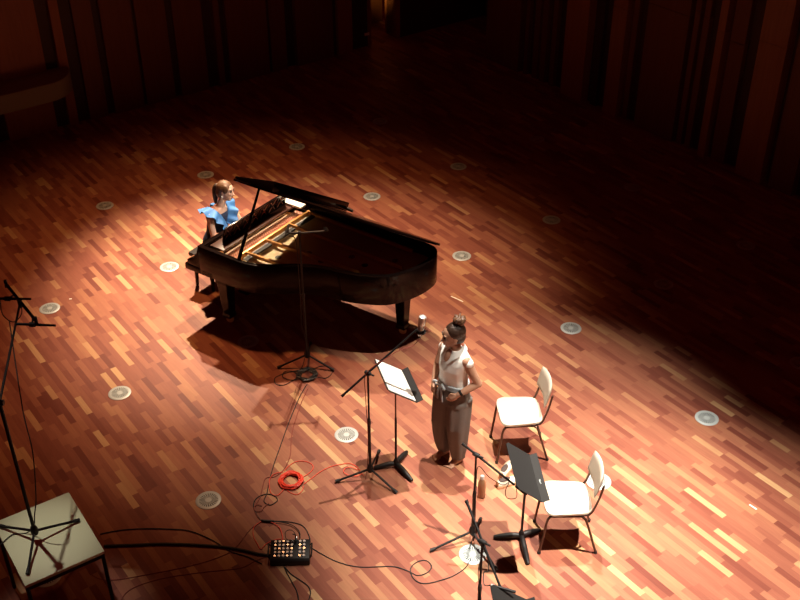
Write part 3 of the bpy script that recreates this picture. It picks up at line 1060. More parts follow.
# ------------------------------------------------------------------ table with tall stereo stand (left, in the half dark)
T = thing('table', 'small square pale-topped table in the lower left corner', 'table', (-2.79, 6.0, 0), 0)
tq = [Vector((-2.758, 6.499, 0.75)), Vector((-2.311, 5.844, 0.75)), Vector((-2.83, 5.496, 0.75)), Vector((-3.277, 6.151, 0.75))]
g = MB()
g.add([p for p in tq] + [p - Vector((0, 0, 0.03)) for p in tq], [[0, 1, 2, 3], [7, 6, 5, 4], [0, 4, 5, 1], [1, 5, 6, 2], [2, 6, 7, 3], [3, 7, 4, 0]])
g.build('tabletop', M_TABLE, T, world=True, bevel=0.004)
cen = (tq[0] + tq[2]) / 2
ins = [p + (cen - p) * 0.05 for p in tq]
g = MB()
for k in range(4):
    a, b = ins[k], ins[(k + 1) % 4]
    a, b = Vector((a.x, a.y, 0.70)), Vector((b.x, b.y, 0.70))
    g.box((a + b) / 2, ((b - a).length, 0.025, 0.04), Euler((0, 0, math.atan2((b - a).y, (b - a).x))))
g.build('apron', M_STEEL_BK, T, world=True)
for p in ins:
    MB().tube([(p.x, p.y, 0.70), (p.x, p.y, 0.0)], 0.016, 8).build('leg', M_STEEL_BK, T, world=True)
ft = Vector((-2.868, 5.955, 0.75))
topt = Vector((-2.868, 5.955, 2.15))
stb = mic_stand('microphone_stand', 'tall tripod stand standing on the pale table at lower left', ft, [at(79, 521.5, 0.75), at(28, 575, 0.75), at(1, 527.5, 0.75)], 0.11, 2.15, None, foot_z=0.75, pole_r=0.011)
barc = at(20, 303, 2.4)
bd = (barc - topt).normalized()
MB().tube([topt - bd * 0.25, barc], [0.010, 0.009], 8).build('boom', M_STEEL_BK, stb, world=True)
MB().lathe([(0.0, -0.03), (0.022, -0.03), (0.022, 0.03), (0.0, 0.03)], topt, 14, Euler((0, PI / 2, 0)).to_matrix()).build('boom_clamp', M_RUBBER, stb, world=True)
ba, bb = at(6, 284, 2.4), at(36, 321, 2.4)
t = thing('stereo_bar', 'slanting microphone bar at the top of the tall left stand', 'bar', barc)
MB().box((ba + bb) / 2, ((bb - ba).length, 0.022, 0.012), (bb - ba).to_track_quat('X', 'Z')).build('bar', M_STEEL_BK, t, world=True)
MB().lathe([(0, -0.035), (0.018, -0.035), (0.018, 0.02), (0, 0.02)], barc, 12).build('clamp', M_RUBBER, t, world=True)
for e in (ba, bb):
    MB().tube([e - Vector((0, 0, 0.03)), e + Vector((0, 0, 0.035))], 0.013, 10).build('knob', M_RUBBER, t, world=True)
for k, (p, q) in enumerate(((at(-8, 298.5, 2.44), at(31, 299, 2.44)), (at(17, 324, 2.37), at(55.5, 325.5, 2.37)))):
    t = thing('microphone', ('upper thin black microphone on the slanting bar at far left', 'lower thin black microphone on the slanting bar at far left')[k], 'microphone', p)
    d = (q - p)
    MB().tube([p, p + d * 0.62], 0.0115, 10).build('body', M_STEEL_BK, t, world=True)
    MB().tube([p + d * 0.625, q], [0.0105, 0.009], 10).build('capsule', M_STEEL_BK, t, world=True)
    cc = p + d * 0.4
    MB().lathe([(0.012, -0.02), (0.019, -0.02), (0.019, 0.02), (0.012, 0.02)], cc, 12, d.to_track_quat('Z', 'Y').to_matrix()).tube([cc, (ba if k == 0 else bb) + ((bb - ba) * (0.3 if k == 0 else -0.1))], 0.008, 8).build('clip', M_RUBBER, t, world=True)
P_ = [at(0, 300, 2.42), at(3, 315, 2.3), at(14, 322, 2.25), at(22, 312, 2.3), at(17, 300, 2.38)]
o = MB().tube(catmull(P_, 6), 0.004, 6).build('microphone_cable', M_RUBBER)
tag(o, 'short looped cable at the slanting bar of the tall stand', 'cable')
P_ = [barc + Vector((-0.05, -0.15, -0.06)), topt + Vector((0.04, 0.25, -0.25)), topt + Vector((0.10, 0.1, -0.55)), Vector((-2.80, 5.99, 1.2)), ft + Vector((0.02, 0.03, 0.25)), ft + Vector((-0.02, 0.05, 0.10)), at(26, 533, 0.757), at(12, 535, 0.757), at(0, 545, 0.757), at(-10, 552, 0.757)]
o = MB().tube(catmull(P_, 6), 0.0045, 6).build('microphone_cable', M_RUBBER)
tag(o, 'dark cable falling from the tall stand onto the pale table', 'cable')

# ------------------------------------------------------------------ stage box
bx = at(289, 556, 0)
SB = thing('stage_box', 'black stage box full of silver sockets where the cables meet', 'stage box', Vector((-0.957, 6.47, 0)), math.radians(1.5))
g = MB()
prof = [(-0.105, 0.0), (-0.105, 0.055), (-0.085, 0.075), (0.105, 0.105), (0.105, 0.0)]
n_ = len(prof)
g.add([(-0.17, y, z) for y, z in prof] + [(0.17, y, z) for y, z in prof], [list(range(n_)), [n_ + i for i in range(n_)][::-1]] + [[i, n_ + i, n_ + (i + 1) % n_, (i + 1) % n_] for i in range(n_)])
g.build('body', M_STEEL_BK, SB, bevel=0.006)
tilt = Euler((math.atan2(0.03, 0.19), 0, 0)).to_matrix()
nn = tilt @ Vector((0, 0, 1))
for r in range(5):
    for q in range(8):
        if q == 5 and r < 5:
            continue
        c = Vector((-0.128 + q * 0.0355, -0.062 + r * 0.036, 0.0)) 
        c.z = 0.075 + (c.y + 0.085) * 0.158 + 0.001
        MB().lathe([(0.006, 0), (0.0125, 0), (0.0135, 0.004), (0.0105, 0.008), (0.006, 0.008)], c, 12, tilt).build('socket', M_SILVER if (r + q) % 3 else M_CHROME, SB)
for q in (-0.17, 0.17):
    MB().tube([(q * 1.02, -0.06, 0.05), (q * 1.1, -0.06, 0.08), (q * 1.1, 0.06, 0.10), (q * 1.02, 0.06, 0.08)], 0.007, 8).build('handle', M_STEEL_BK, SB)
o = thing('plug', 'silver cable plug standing up out of the stage box', 'plug', at(296, 541, 0.1))
MB().lathe([(0, 0.0), (0.011, 0.0), (0.012, 0.05), (0.009, 0.065), (0, 0.065)], o.location, 14, Euler((0.25, 0.1, 0)).to_matrix()).build('barrel', M_CHROME, o, world=True)
MB().tube([o.location + Vector((0.004, -0.014, 0.06)), o.location + Vector((0.006, -0.03, 0.10)), o.location + Vector((-0.02, -0.03, 0.12))], 0.005, 8).build('cable_boot', M_RUBBER, o, world=True)


# ------------------------------------------------------------------ cables on the floor
def cable(label, pts, r=0.0045, m=M_RUBBER, z=None, closed=False, name='cable', zlist=None):
    z = r + 0.001 if z is None else z
    P_ = [at(u, v, z if zlist is None else zlist[i]) for i, (u, v) in enumerate(pts)]
    o = MB().tube(catmull(P_, 7, closed), r, 6).build(name, m)
    return tag(o, label, 'cable')


cable('thick black multicore cable from the table to the stage box', [(104, 546), (135, 545), (167, 544), (212, 546), (239, 549.5), (258, 554), (270, 555.5)], 0.013)
cable('thin black cable arching above the thick multicore at left', [(100, 534), (122, 530), (145, 528.6), (168, 529), (190, 531), (212, 540), (230, 551), (248, 557), (262, 564)], 0.005, z=0.008)
cable('thin dark red cable curving below the thick multicore', [(88, 572), (100, 579), (118, 579.5), (145, 575), (190, 566), (222, 556), (236, 547), (248, 532), (255, 525.5), (263, 521)], 0.0036, M_REDDK)
cable('lowest thin cable on the boards left of the stage box', [(121, 600), (127, 592), (140, 585), (167, 577.5), (205, 572), (240, 568), (255, 561), (268, 556)], 0.0036, M_REDDK)
cable('black cable running up from the stage box to the piano stand', [(310, 545), (309.5, 537), (303, 526), (290, 522), (275, 521), (262, 520), (256, 513), (253.5, 504), (258, 497), (268, 494), (276, 497), (277, 501), (270, 505), (264, 501), (267, 493), (269, 482), (274, 464), (280, 447), (286, 430), (293, 412), (300, 396), (307, 384)], 0.0045)
cable('dark red cable beside the black one toward the piano stand', [(262, 521), (257, 516), (254.5, 508), (260, 497), (263, 485), (266, 478), (275, 476.5), (284, 469), (290, 456), (291, 443), (292.5, 430), (297, 415), (302, 401), (308, 388)], 0.0038, M_REDDK)
cable('black cable from the stage box toward the front stands', [(309, 546), (320, 553), (338, 562), (360, 567), (392, 566.5), (408, 571), (418, 575.5), (428, 572), (431.5, 566), (426, 560.5), (417, 562), (410.5, 569), (414, 579), (424, 583.5), (440, 580.5), (455, 575), (466, 567), (471, 558)], 0.0045)
cable('black cable loop leaving the front of the stage box', [(284, 566), (287, 573), (292, 582), (297, 592), (299, 603)], 0.005)
cable('second black cable curling away before the stage box', [(285, 567), (291, 574), (300, 580), (308, 586), (310.5, 593), (308, 602)], 0.005)
cable('orange-red cable rising from the stage box into the bundle', [(283, 543), (282, 534), (279, 527), (272, 522.5), (263, 520.5)], 0.0042, M_RED, z=0.012)
cable('thin red cable swinging left of the stage box', [(262, 521), (254, 527), (253.5, 536), (258, 545), (261, 549), (266, 544), (274, 540), (281, 539)], 0.0036, M_RED, z=0.007)
cable('black cable over the back edge of the stage box', [(264, 521), (280, 522), (292, 525), (299, 531), (300, 538)], 0.0045, z=0.016)
cable('small black cable loop on top of the stage box', [(294, 545), (295.5, 535), (291, 530), (285.5, 532), (286.5, 539), (293, 541)], 0.0036, z=0.115)
cable('red cable from the coil to the singer\'s microphone stand', [(304, 484), (312, 478), (320, 472), (330, 467), (340, 464.5), (350, 463.5), (357, 467), (361, 472), (364, 476)], 0.0038, M_RED)
cable('small red loop beside the singer\'s microphone stand', [(362, 474), (356, 476), (348, 475), (343.5, 471.5), (346, 468), (352, 467.5), (358, 470)], 0.0036, M_RED, z=0.012)
cable('wide red loop above the red cable coil', [(284, 471), (290, 465), (297, 461.5), (306, 461.5), (312.5, 465), (312.5, 469.5), (308, 474), (303, 477)], 0.0036, M_RED)
cable('red loop dropping to the left of the red coil', [(283, 472), (274, 474), (269.5, 480), (269.5, 488), (272, 494), (278, 495), (284, 489)], 0.0036, M_RED, z=0.008)
cable('red loop below the red cable coil', [(286, 489), (290, 492.5), (297, 494.5), (302, 491), (303.5, 486)], 0.0036, M_RED)
cable('small brown cable loop on the left of the cable bundle', [(262, 506), (257.5, 504.5), (254, 507.5), (256, 511), (261, 511), (264, 507), (269, 503)], 0.0036, M_REDDK, z=0.009)
cable('tie binding the cable bundle behind the stage box', [(261.5, 520.5), (266, 521), (270, 521.3), (274, 521.3)], 0.012)


def coil(label, c, r0, turns, m, rw, squash=1.0, rnd=0.012, seed=1):
    q = random.Random(seed)
    pts = []
    for k in range(turns * 14):
        a = 2 * PI * k / 14
        w = q.uniform(-rnd, rnd)
        wob = 0.012 * math.sin(a * 0.37 + seed)
        rr_ = r0 + w + wob
        pts.append(Vector((c.x + rr_ * math.cos(a), c.y + rr_ * squash * math.sin(a), rw + 0.001 + abs(q.gauss(0, 1)) * rw * 0.8 + rw * 0.25 * (k // 14))))
    o = MB().tube(catmull(pts, 4), rw, 6).build('cable_coil', m)
    return tag(o, label, 'cable')


coil('bright red coiled cable lying on the boards', at(291, 481.5), 0.096, 16, M_RED, 0.0062, rnd=0.012)
coil('black coiled cable at the feet of the piano microphone stand', at(307, 375.5), 0.092, 10, M_RUBBER_LIT, 0.0055, rnd=0.024, seed=4)
cable('loose black loop left of the black coil by the piano stand', [(300, 376), (292, 381), (284, 385), (276, 384), (275, 378), (283, 374), (294, 371), (304, 369)], 0.004)
cable('second loose black loop beside the black coil', [(299, 379), (291, 380), (283, 377), (284, 372), (291, 371), (297, 374), (296, 378)], 0.004, z=0.010)
cable('thin dark loop right of the black coil', [(313, 369), (322, 366), (330, 367), (332, 373), (326, 378), (318, 377)], 0.0036)

# ------------------------------------------------------------------ shoes, flask, tape
def make_shoe():
    t = thing('shoe', '', 'shoe')
    L_ = 0.25
    sect = [(-0.5, 0.026, 0.055), (-0.42, 0.033, 0.068), (-0.2, 0.035, 0.062), (0.05, 0.041, 0.050), (0.25, 0.045, 0.046), (0.40, 0.038, 0.036), (0.48, 0.022, 0.026), (0.5, 0.010, 0.018)]
    rings = []
    for x, w, h in sect:
        rings.append([(x * L_, w * math.cos(a) * (1.0 if math.sin(a) < 0.3 else 0.86), 0.014 + max(0, (math.sin(a) + 0.35) / 1.35) * h) for a in [2 * PI * k / 16 for k in range(16)]])
    MB().loft(rings).build('upper', M_SHOE, t, subsurf=1)
    rings = [[(x * L_ * 1.03, w * 1.12 * sx, z) for sx, z in ((-1, 0.0), (1, 0.0), (1, 0.016), (-1, 0.016))] for x, w, h in sect]
    MB().loft(rings).build('sole', M_TAN, t)
    MB().ball((-0.045, 0, 0.072), (0.065, 0.027, 0.012)).build('lining', M_SHOEIN, t)
    MB().box((-0.095, 0, 0.012), (0.05, 0.055, 0.024)).ball((-0.118, 0, 0.05), (0.012, 0.026, 0.030)).build('heel', M_TAN, t, bevel=0.004)
    return t


s0 = make_shoe()
s0.location, s0.rotation_euler = at(506, 471), (0, 0, math.radians(62))
s0['label'], s0['group'] = 'cream shoe under the farther chair, the one farther from the camera', 'shoes under the chair'
dup(s0, at(508, 483.5), math.radians(25), 'cream shoe under the farther chair, nearest the black music stand', 'shoes under the chair')
t = thing('bottle', 'brown metal drinking bottle on the floor by the low boom stand', 'bottle', at(481.3, 496.5))
MB().lathe([(0, 0), (0.033, 0), (0.036, 0.006), (0.036, 0.165), (0.032, 0.19), (0.020, 0.215), (0.016, 0.222), (0, 0.222)], (0, 0, 0), 24).build('body', M_FLASK, t)
MB().lathe([(0, 0.222), (0.019, 0.222), (0.019, 0.255), (0.015, 0.26), (0, 0.26)], (0, 0, 0), 20).build('cap', M_SILVER, t)
for lab, u, v, a, ln in (('slim white tape mark on the boards far right', 753, 507, -0.9, 0.08), ('small white tape mark right of the piano tail', 457, 299, -0.7, 0.18), ('tiny white scrap on the boards near the tall stand', 70.5, 299, 0.2, 0.03)):
    o = MB().box((0, 0, 0.0012), (ln, 0.016, 0.0018)).build('tape_mark', M_TAPE, smooth=False)
    o.location, o.rotation_euler = at(u, v), (0, 0, a)
    tag(o, lab, 'tape')

# ------------------------------------------------------------------ people
def ring_xy(c, rx, ry, n=24, ax=None, fold=0.0, nf=9, ph=0.0):
    """ellipse of points about c in the plane whose x axis is forward"""
    R_ = ax or Matrix.Identity(3)
    out_ = []
    for k in range(n):
        a = 2 * PI * k / n
        s = 1 + fold * math.sin(nf * a + ph)
        out_.append(Vector(c) + R_ @ Vector((rx * math.cos(a) * s, ry * math.sin(a) * s, 0)))
    return out_


def hand(mb, wrist, palm_dir, nrm, spread=1.0, curl=0.5, size=1.0, thumb_side=1):
    """palm with five bent fingers; palm_dir: wrist to knuckles, nrm: back of the hand"""
    d = palm_dir.normalized()
    s = d.cross(nrm).normalized()
    nn_ = s.cross(d).normalized()
    mb.limb([wrist, wrist + d * 0.045 * size, wrist + d * 0.08 * size], [0.022 * size, 0.030 * size, 0.030 * size], 12)
    for k, (off, ln) in enumerate(((-1.5, 0.062), (-0.5, 0.074), (0.5, 0.070), (1.5, 0.054))):
        p = wrist + d * 0.085 * size + s * off * 0.018 * size * spread
        q = [p - d * 0.03 * size]
        cur = d.copy()
        pt = p
        q.append(pt)
        for seg in (0.42, 0.33, 0.25):
            cur = (cur - nn_ * curl * 0.6).normalized()
            pt = pt + cur * ln * seg * size
            q.append(pt)
        mb.limb(q, [0.011 * size, 0.0105 * size, 0.0095 * size, 0.0085 * size, 0.0075 * size], 8)
    b = wrist + d * 0.03 * size - s * thumb_side * 0.022 * size
    td = (d * 0.7 - s * thumb_side * 0.7 - nn_ * 0.2).normalized()
    mb.limb([b, b + td * 0.035 * size, b + (td * 0.03 + d * 0.035) * size], [0.014 * size, 0.0115 * size, 0.009 * size], 8)


def head_shape(mb, c, R_, s=1.0):
    """c: centre of the skull; R_: columns forward, left, up"""
    def q(x, y, z):
        return c + R_ @ Vector((x * s, y * s, z * s))
    mb.ball(q(-0.008, 0, 0.022), (0.094 * s, 0.076 * s, 0.090 * s), 20, R_)
    mb.ball(q(0.022, 0, -0.030), (0.068 * s, 0.060 * s, 0.072 * s), 18, R_)
    mb.ball(q(0.048, 0, -0.083), (0.034 * s, 0.033 * s, 0.026 * s), 14, R_)
    mb.limb([q(0.078, 0, 0.018), q(0.090, 0, -0.006), q(0.104, 0, -0.026)], [0.010 * s, 0.011 * s, 0.013 * s], 10)
    mb.ball(q(0.092, 0, -0.031), (0.012 * s, 0.018 * s, 0.010 * s), 10, R_)
    mb.ball(q(0.078, 0, -0.062), (0.014 * s, 0.024 * s, 0.014 * s), 10, R_)
    for sy in (-1, 1):
        mb.ball(q(0.066, sy * 0.034, -0.018), (0.022 * s, 0.020 * s, 0.018 * s), 10, R_)
        mb.ball(q(0.068, sy * 0.030, 0.036), (0.018 * s, 0.024 * s, 0.008 * s), 10, R_)
        mb.ball(q(-0.005, sy * 0.074, -0.010), (0.018 * s, 0.008 * s, 0.030 * s), 10, R_)


def face_parts(c, R_, s, parent, lipm):
    def q(x, y, z):
        return c + R_ @ Vector((x * s, y * s, z * s))
    for sy in (-1, 1):
        MB().ball(q(0.080, sy * 0.031, 0.014), (0.009 * s, 0.015 * s, 0.008 * s), 10, R_).build('eye', M_EYE, parent)
        MB().tube([q(0.083, sy * 0.014, 0.036), q(0.086, sy * 0.032, 0.042), q(0.074, sy * 0.050, 0.036)], 0.0042 * s, 6).build('eyebrow', M_HAIRD, parent)
    MB().ball(q(0.089, 0, -0.059), (0.008 * s, 0.021 * s, 0.0045 * s), 10, R_).ball(q(0.088, 0, -0.068), (0.008 * s, 0.018 * s, 0.005 * s), 10, R_).build('lips', lipm, parent)


def frame(fwd, up=Vector((0, 0, 1))):
    f = fwd.normalized()
    l_ = up.cross(f).normalized()
    u = f.cross(l_).normalized()
    return Matrix((f, l_, u)).transposed()


# --- the singer, standing, facing left
SG = thing('person', 'standing woman in white sleeveless shirt and wide grey trousers, hand on hip', 'person', (0.478, 7.68, 0), math.atan2(-0.6, -0.8))
V = Vector
mb = MB()
hipL, hipR = V((0.0, 0.105, 0.86)), V((0.03, -0.055, 0.86))
anL, anR = V((-0.045, 0.055, 0.085)), V((-0.015, -0.118, 0.085))
knL, knR = V((0.0, 0.095, 0.47)), V((0.04, -0.090, 0.47))
mb.limb([hipL, knL, anL], [0.066, 0.052, 0.036])
mb.limb([hipR, knR, anR], [0.066, 0.052, 0.036])
for an in (anL, anR):
    tx = 0.0
    mb.limb([an + V((-0.035, 0, -0.052)), an + V((0.03, 0.0, -0.045)), an + V((0.085, 0.004, -0.062))], [0.030, 0.036, 0.026])
    mb.limb([an, an + V((0.02, 0, -0.04))], [0.036, 0.036])
    for k in range(5):
        o_ = (k - 2) * 0.015
        sgn = 1 if an is anR else -1
        mb.limb([an + V((0.08, o_, -0.07)), an + V((0.135 - 0.006 * abs(k - (4 if sgn > 0 else 0)), o_ * 1.15, -0.075))], [0.013, 0.0095], 8)
mb.loft([ring_xy((0.01, 0.03, 0.82), 0.09, 0.135), ring_xy((0.01, 0.03, 0.90), 0.095, 0.138), ring_xy((0.01, 0.03, 1.0), 0.082, 0.118), ring_xy((0.015, 0.035, 1.10), 0.092, 0.125),
         ring_xy((0.02, 0.04, 1.20), 0.105, 0.15), ring_xy((0.01, 0.045, 1.29), 0.09, 0.165), ring_xy((0.005, 0.05, 1.345), 0.06, 0.13), ring_xy((0.01, 0.05, 1.37), 0.05, 0.06)])
mb.limb([V((0.0, 0.05, 1.34)), V((0.025, 0.045, 1.43))], [0.052, 0.047])
HC = V((0.045, 0.035, 1.525))
HR = frame(V((0.88, -0.42, -0.13)))
head_shape(mb, HC, HR, 1.0)
shL, shR = V((0.01, 0.183, 1.315)), V((0.02, -0.103, 1.315))
elL, wrL = V((-0.075, 0.262, 1.075)), V((0.09, 0.190, 0.985))
elR, wrR = V((0.0, -0.215, 1.07)), V((0.12, -0.125, 0.95))
mb.limb([shL, (shL + elL) / 2, elL], [0.050, 0.042, 0.036])
mb.limb([elL, (elL + wrL) / 2, wrL], [0.037, 0.034, 0.025])
mb.limb([shR, (shR + elR) / 2, elR], [0.050, 0.042, 0.036])
mb.limb([elR, (elR + wrR) / 2, wrR], [0.037, 0.034, 0.025])
hand(mb, wrL, V((0.35, -0.45, -0.55)), V((0.35, 0.85, 0.15)), curl=0.35, thumb_side=-1, size=0.95)
hand(mb, wrR, V((0.25, 0.35, -0.65)), V((0.45, -0.8, 0.15)), curl=0.35, thumb_side=1, size=0.95)
body = mb.build('body', M_SKIN, SG, voxel=0.0055, relax=3)
face_parts(HC, HR, 1.0, SG, M_LIP)
# hair pulled back into a bun
mb = MB()
mb.ball(HC + HR @ V((-0.028, 0, 0.040)), (0.096, 0.085, 0.090), 20, HR)
mb.ball(HC + HR @ V((-0.05, 0, -0.015)), (0.065, 0.074, 0.075), 18, HR)
mb.limb([HC + HR @ V((-0.07, 0, 0.09)), HC + HR @ V((-0.085, 0, 0.125))], [0.035, 0.035])
hr = mb.build('hair', M_HAIRD, SG, voxel=0.006, relax=3)
mb = MB()
bc = HC + HR @ V((-0.075, 0.0, 0.150))
for k in range(9):
    a = 2 * PI * k / 9
    mb.ball(bc + V((0.030 * math.cos(a), 0.030 * math.sin(a), 0.012 * math.sin(3 * a))), (0.031, 0.027, 0.031), 10)
for k in range(7):
    a = 2 * PI * k / 7 + .3
    mb.limb([bc + V((0.02 * math.cos(a), 0.02 * math.sin(a), 0.01)), bc + V((0.062 * math.cos(a), 0.062 * math.sin(a), 0.034 + 0.012 * math.sin(2 * a)))], [0.010, 0.004], 6)
mb.build('hair_bun', mat('hair_bun_brown', (0.11, 0.05, 0.024), 0.45, noise=(90, 0.5), bump=0.5), SG, voxel=0.006, relax=1)
# shirt: sleeveless, open collar
mb = MB()
n_ = 40
R0 = [((0.012, 0.03, 0.985), 0.110, 0.148, 0.03), ((0.012, 0.03, 1.02), 0.114, 0.150, 0.035), ((0.016, 0.034, 1.10), 0.118, 0.148, 0.02), ((0.022, 0.038, 1.19), 0.124, 0.156, 0.012),
      ((0.015, 0.045, 1.27), 0.110, 0.168, 0.006), ((0.008, 0.048, 1.325), 0.088, 0.168, 0.0), ((0.006, 0.05, 1.362), 0.070, 0.135, 0.0), ((0.008, 0.05, 1.385), 0.062, 0.078, 0.0)]
mb.loft([ring_xy(c_, rx, ry, n_, None, f_, 7, 0.7 * i) for i, (c_, rx, ry, f_) in enumerate(R0)])
mb.limb([shL + V((0, -0.03, 0.012)), shL + V((-0.012, 0.022, -0.015))], [0.052, 0.047])
mb.limb([shR + V((0, 0.03, 0.012)), shR + V((-0.005, -0.022, -0.015))], [0.052, 0.047])
sh = mb.build('shirt', M_BLOUSE, SG, voxel=0.007, relax=4)
g = MB()   # skin showing in the open neck
g.add([(0.080, 0.028, 1.395), (0.085, -0.0, 1.395), (0.137, 0.012, 1.255), (0.070, 0.045, 1.40), (0.112, 0.030, 1.32), (0.112, -0.008, 1.32)], [[0, 1, 5, 2, 4], [0, 4, 3]])
g = MB().ball((0.098, 0.035, 1.335), (0.030, 0.030, 0.062), 12, Euler((0, -0.45, 0)))
g.build('neckline', M_SKIN, SG)
g = MB()
for sy in (-1, 1):
    y0 = 0.04
    q = [V((-0.062, y0, 1.425)), V((-0.04, y0 + sy * 0.055, 1.425)), V((0.02, y0 + sy * 0.075, 1.405)), V((0.075, y0 + sy * 0.055, 1.38)), V((0.128, y0 + sy * 0.018, 1.285))]
    w = [V((-0.085, y0, 1.385)), V((-0.055, y0 + sy * 0.085, 1.385)), V((0.02, y0 + sy * 0.108, 1.365)), V((0.105, y0 + sy * 0.085, 1.335)), V((0.137, y0 + sy * 0.030, 1.262))]
    q, w = catmull(q, 4), catmull(w, 4)
    k_ = len(q)
    off = V((0.004, sy * 0.003, 0.006))
    g.add(q + w + [x + off for x in q] + [x + off for x in w],
          [[i, i + 1, k_ + i + 1, k_ + i] for i in range(k_ - 1)] + [[2 * k_ + i, 3 * k_ + i, 3 * k_ + i + 1, 2 * k_ + i + 1] for i in range(k_ - 1)] +
          [[i, 2 * k_ + i, 2 * k_ + i + 1, i + 1] for i in range(k_ - 1)] + [[k_ + i, k_ + i + 1, 3 * k_ + i + 1, 3 * k_ + i] for i in range(k_ - 1)] + [[0, k_, 3 * k_, 2 * k_], [k_ - 1, 3 * k_ - 1, 4 * k_ - 1, 2 * k_ - 1]])
g.build('collar', M_BLOUSE, SG)
# wide trousers
mb = MB()
mb.loft([ring_xy((0.012, 0.03, 0.80), 0.135, 0.178, 36, None, 0.03, 9), ring_xy((0.012, 0.03, 0.88), 0.130, 0.172, 36, None, 0.04, 9), ring_xy((0.012, 0.03, 0.96), 0.115, 0.152, 36, None, 0.05, 9), ring_xy((0.012, 0.03, 1.005), 0.106, 0.142, 36, None, 0.03, 9)])
for hp, kn, an, sgn, ph in ((hipL, knL, anL, 1, 0.3), (hipR, knR, anR, -1, 1.4)):
    rg = []
    for z, rx, ry in ((0.84, 0.125, 0.102), (0.70, 0.125, 0.100), (0.52, 0.118, 0.094), (0.34, 0.104, 0.086), (0.20, 0.090, 0.076), (0.12, 0.074, 0.066), (0.075, 0.068, 0.062)):
        t_ = (0.86 - z) / (0.86 - 0.085)
        c_ = hp.lerp(kn, min(1, t_ * 2)) if t_ < 0.5 else kn.lerp(an, min(1, (t_ - 0.5) * 2))
        if z < 0.12:
            c_ = c_ + V((-0.006, 0, 0))
        rg.append(ring_xy((c_.x, c_.y, z), rx, ry, 36, None, 0.05 + 0.04 * t_, 6, ph + t_ * 1.2))
    mb.loft(rg)
mb.build('trousers', M_TROUSER, SG, voxel=0.008, relax=4)
g = MB()
pts = [V((0.012 + 0.115 * math.cos(a), 0.03 + 0.152 * math.sin(a), 1.0 + 0.006 * math.sin(3 * a))) for a in [2 * PI * k / 32 for k in range(32)]]
for h in (-0.016, 0.0, 0.016):
    g.tube([p + V((0, 0, h)) for p in pts] + [pts[0] + V((0, 0, h))], 0.012, 8)
kx = V((0.129, 0.0, 1.0))
for sy in (-1, 1):
    g.tube(catmull([kx, kx + V((0.03, sy * 0.04, 0.03)), kx + V((0.035, sy * 0.075, 0.01)), kx + V((0.02, sy * 0.05, -0.02)), kx], 4), 0.011, 8)
    g.tube(catmull([kx, kx + V((0.022, sy * 0.02, -0.06)), kx + V((0.018, sy * 0.035, -0.17))], 4), 0.010, 8)
g.ball(kx + V((0.012, 0, 0)), 0.020)
g.build('sash', M_SASH, SG)
d = (wrL - elL).normalized()
g = MB().tube([wrL - d * 0.035, wrL - d * 0.012], 0.0305, 16)
g.build('wristband', M_STEEL_BK, SG)

# --- the pianist, seated at the keyboard
PN = thing('person', 'seated pianist in navy dress with light blue ruffles, ponytail, playing', 'person', pw(-0.50, 0.80), PZ)
mb = MB()
mb.loft([ring_xy((0.0, 0, 0.485), 0.13, 0.17), ring_xy((0.0, 0, 0.56), 0.125, 0.17), ring_xy((0.02, 0.0, 0.68), 0.092, 0.13), ring_xy((0.05, 0.01, 0.80), 0.10, 0.14), ring_xy((0.065, 0.015, 0.90), 0.09, 0.155), ring_xy((0.07, 0.02, 0.965), 0.06, 0.13), ring_xy((0.072, 0.025, 0.99), 0.05, 0.06)])
mb.limb([V((0.07, 0.025, 0.96)), V((0.10, 0.07, 1.075))], [0.05, 0.045])
HC2 = V((0.115, 0.110, 1.165))
HR2 = frame(V((0.93, 0.30, -0.10)), V((-0.10, 0.22, 1)))
head_shape(mb, HC2, HR2, 1.02)
sR, sL = V((0.07, -0.145, 0.925)), V((0.085, 0.185, 0.925))
eR, wR = V((0.16, -0.20, 0.715)), V((0.345, -0.10, 0.775))
eL, wL = V((0.19, 0.235, 0.715)), V((0.355, 0.20, 0.775))
for a_, b_, c_ in ((sR, eR, wR), (sL, eL, wL)):
    mb.limb([a_, (a_ + b_) / 2, b_], [0.048, 0.041, 0.036])
    mb.limb([b_, (b_ + c_) / 2, c_], [0.036, 0.033, 0.024])
hand(mb, wR, V((1, 0.12, -0.10)), V((0.1, 0, 1)), curl=0.42, thumb_side=-1, size=0.92)
hand(mb, wL, V((1, -0.12, -0.10)), V((0.1, 0, 1)), curl=0.42, thumb_side=1, size=0.92)
for sy in (-1, 1):
    kn, an = V((0.40, 0.12 * sy, 0.50)), V((0.40, 0.11 * sy, 0.09))
    mb.limb([V((0.02, 0.09 * sy, 0.575)), kn], [0.085, 0.056])
    mb.limb([kn, (kn * 0.6 + an * 0.4), an], [0.056, 0.052, 0.036])
    mb.limb([an + V((-0.02, 0, -0.04)), an + V((0.06, 0, -0.05)), an + V((0.14, 0, -0.062))], [0.036, 0.034, 0.024])
mb.build('body', M_SKINL, PN, voxel=0.0055, relax=3)
face_parts(HC2, HR2, 1.02, PN, M_LIP)
mb = MB()
mb.ball(HC2 + HR2 @ V((-0.021, 0, 0.034)), (0.098, 0.088, 0.093), 20, HR2)
mb.ball(HC2 + HR2 @ V((-0.05, 0, -0.02)), (0.066, 0.078, 0.08), 18, HR2)
for sy in (-1, 1):
    mb.ball(HC2 + HR2 @ V((0.012, sy * 0.066, 0.035)), (0.046, 0.022, 0.055), 12, HR2)
mb.build('hair', M_HAIRB, PN, voxel=0.006, relax=3)
mb = MB()
pt = [HC2 + HR2 @ V(q) for q in ((-0.08, 0, 0.025), (-0.115, 0, 0.03), (-0.128, 0, -0.01), (-0.120, 0, -0.08), (-0.105, 0, -0.17))]
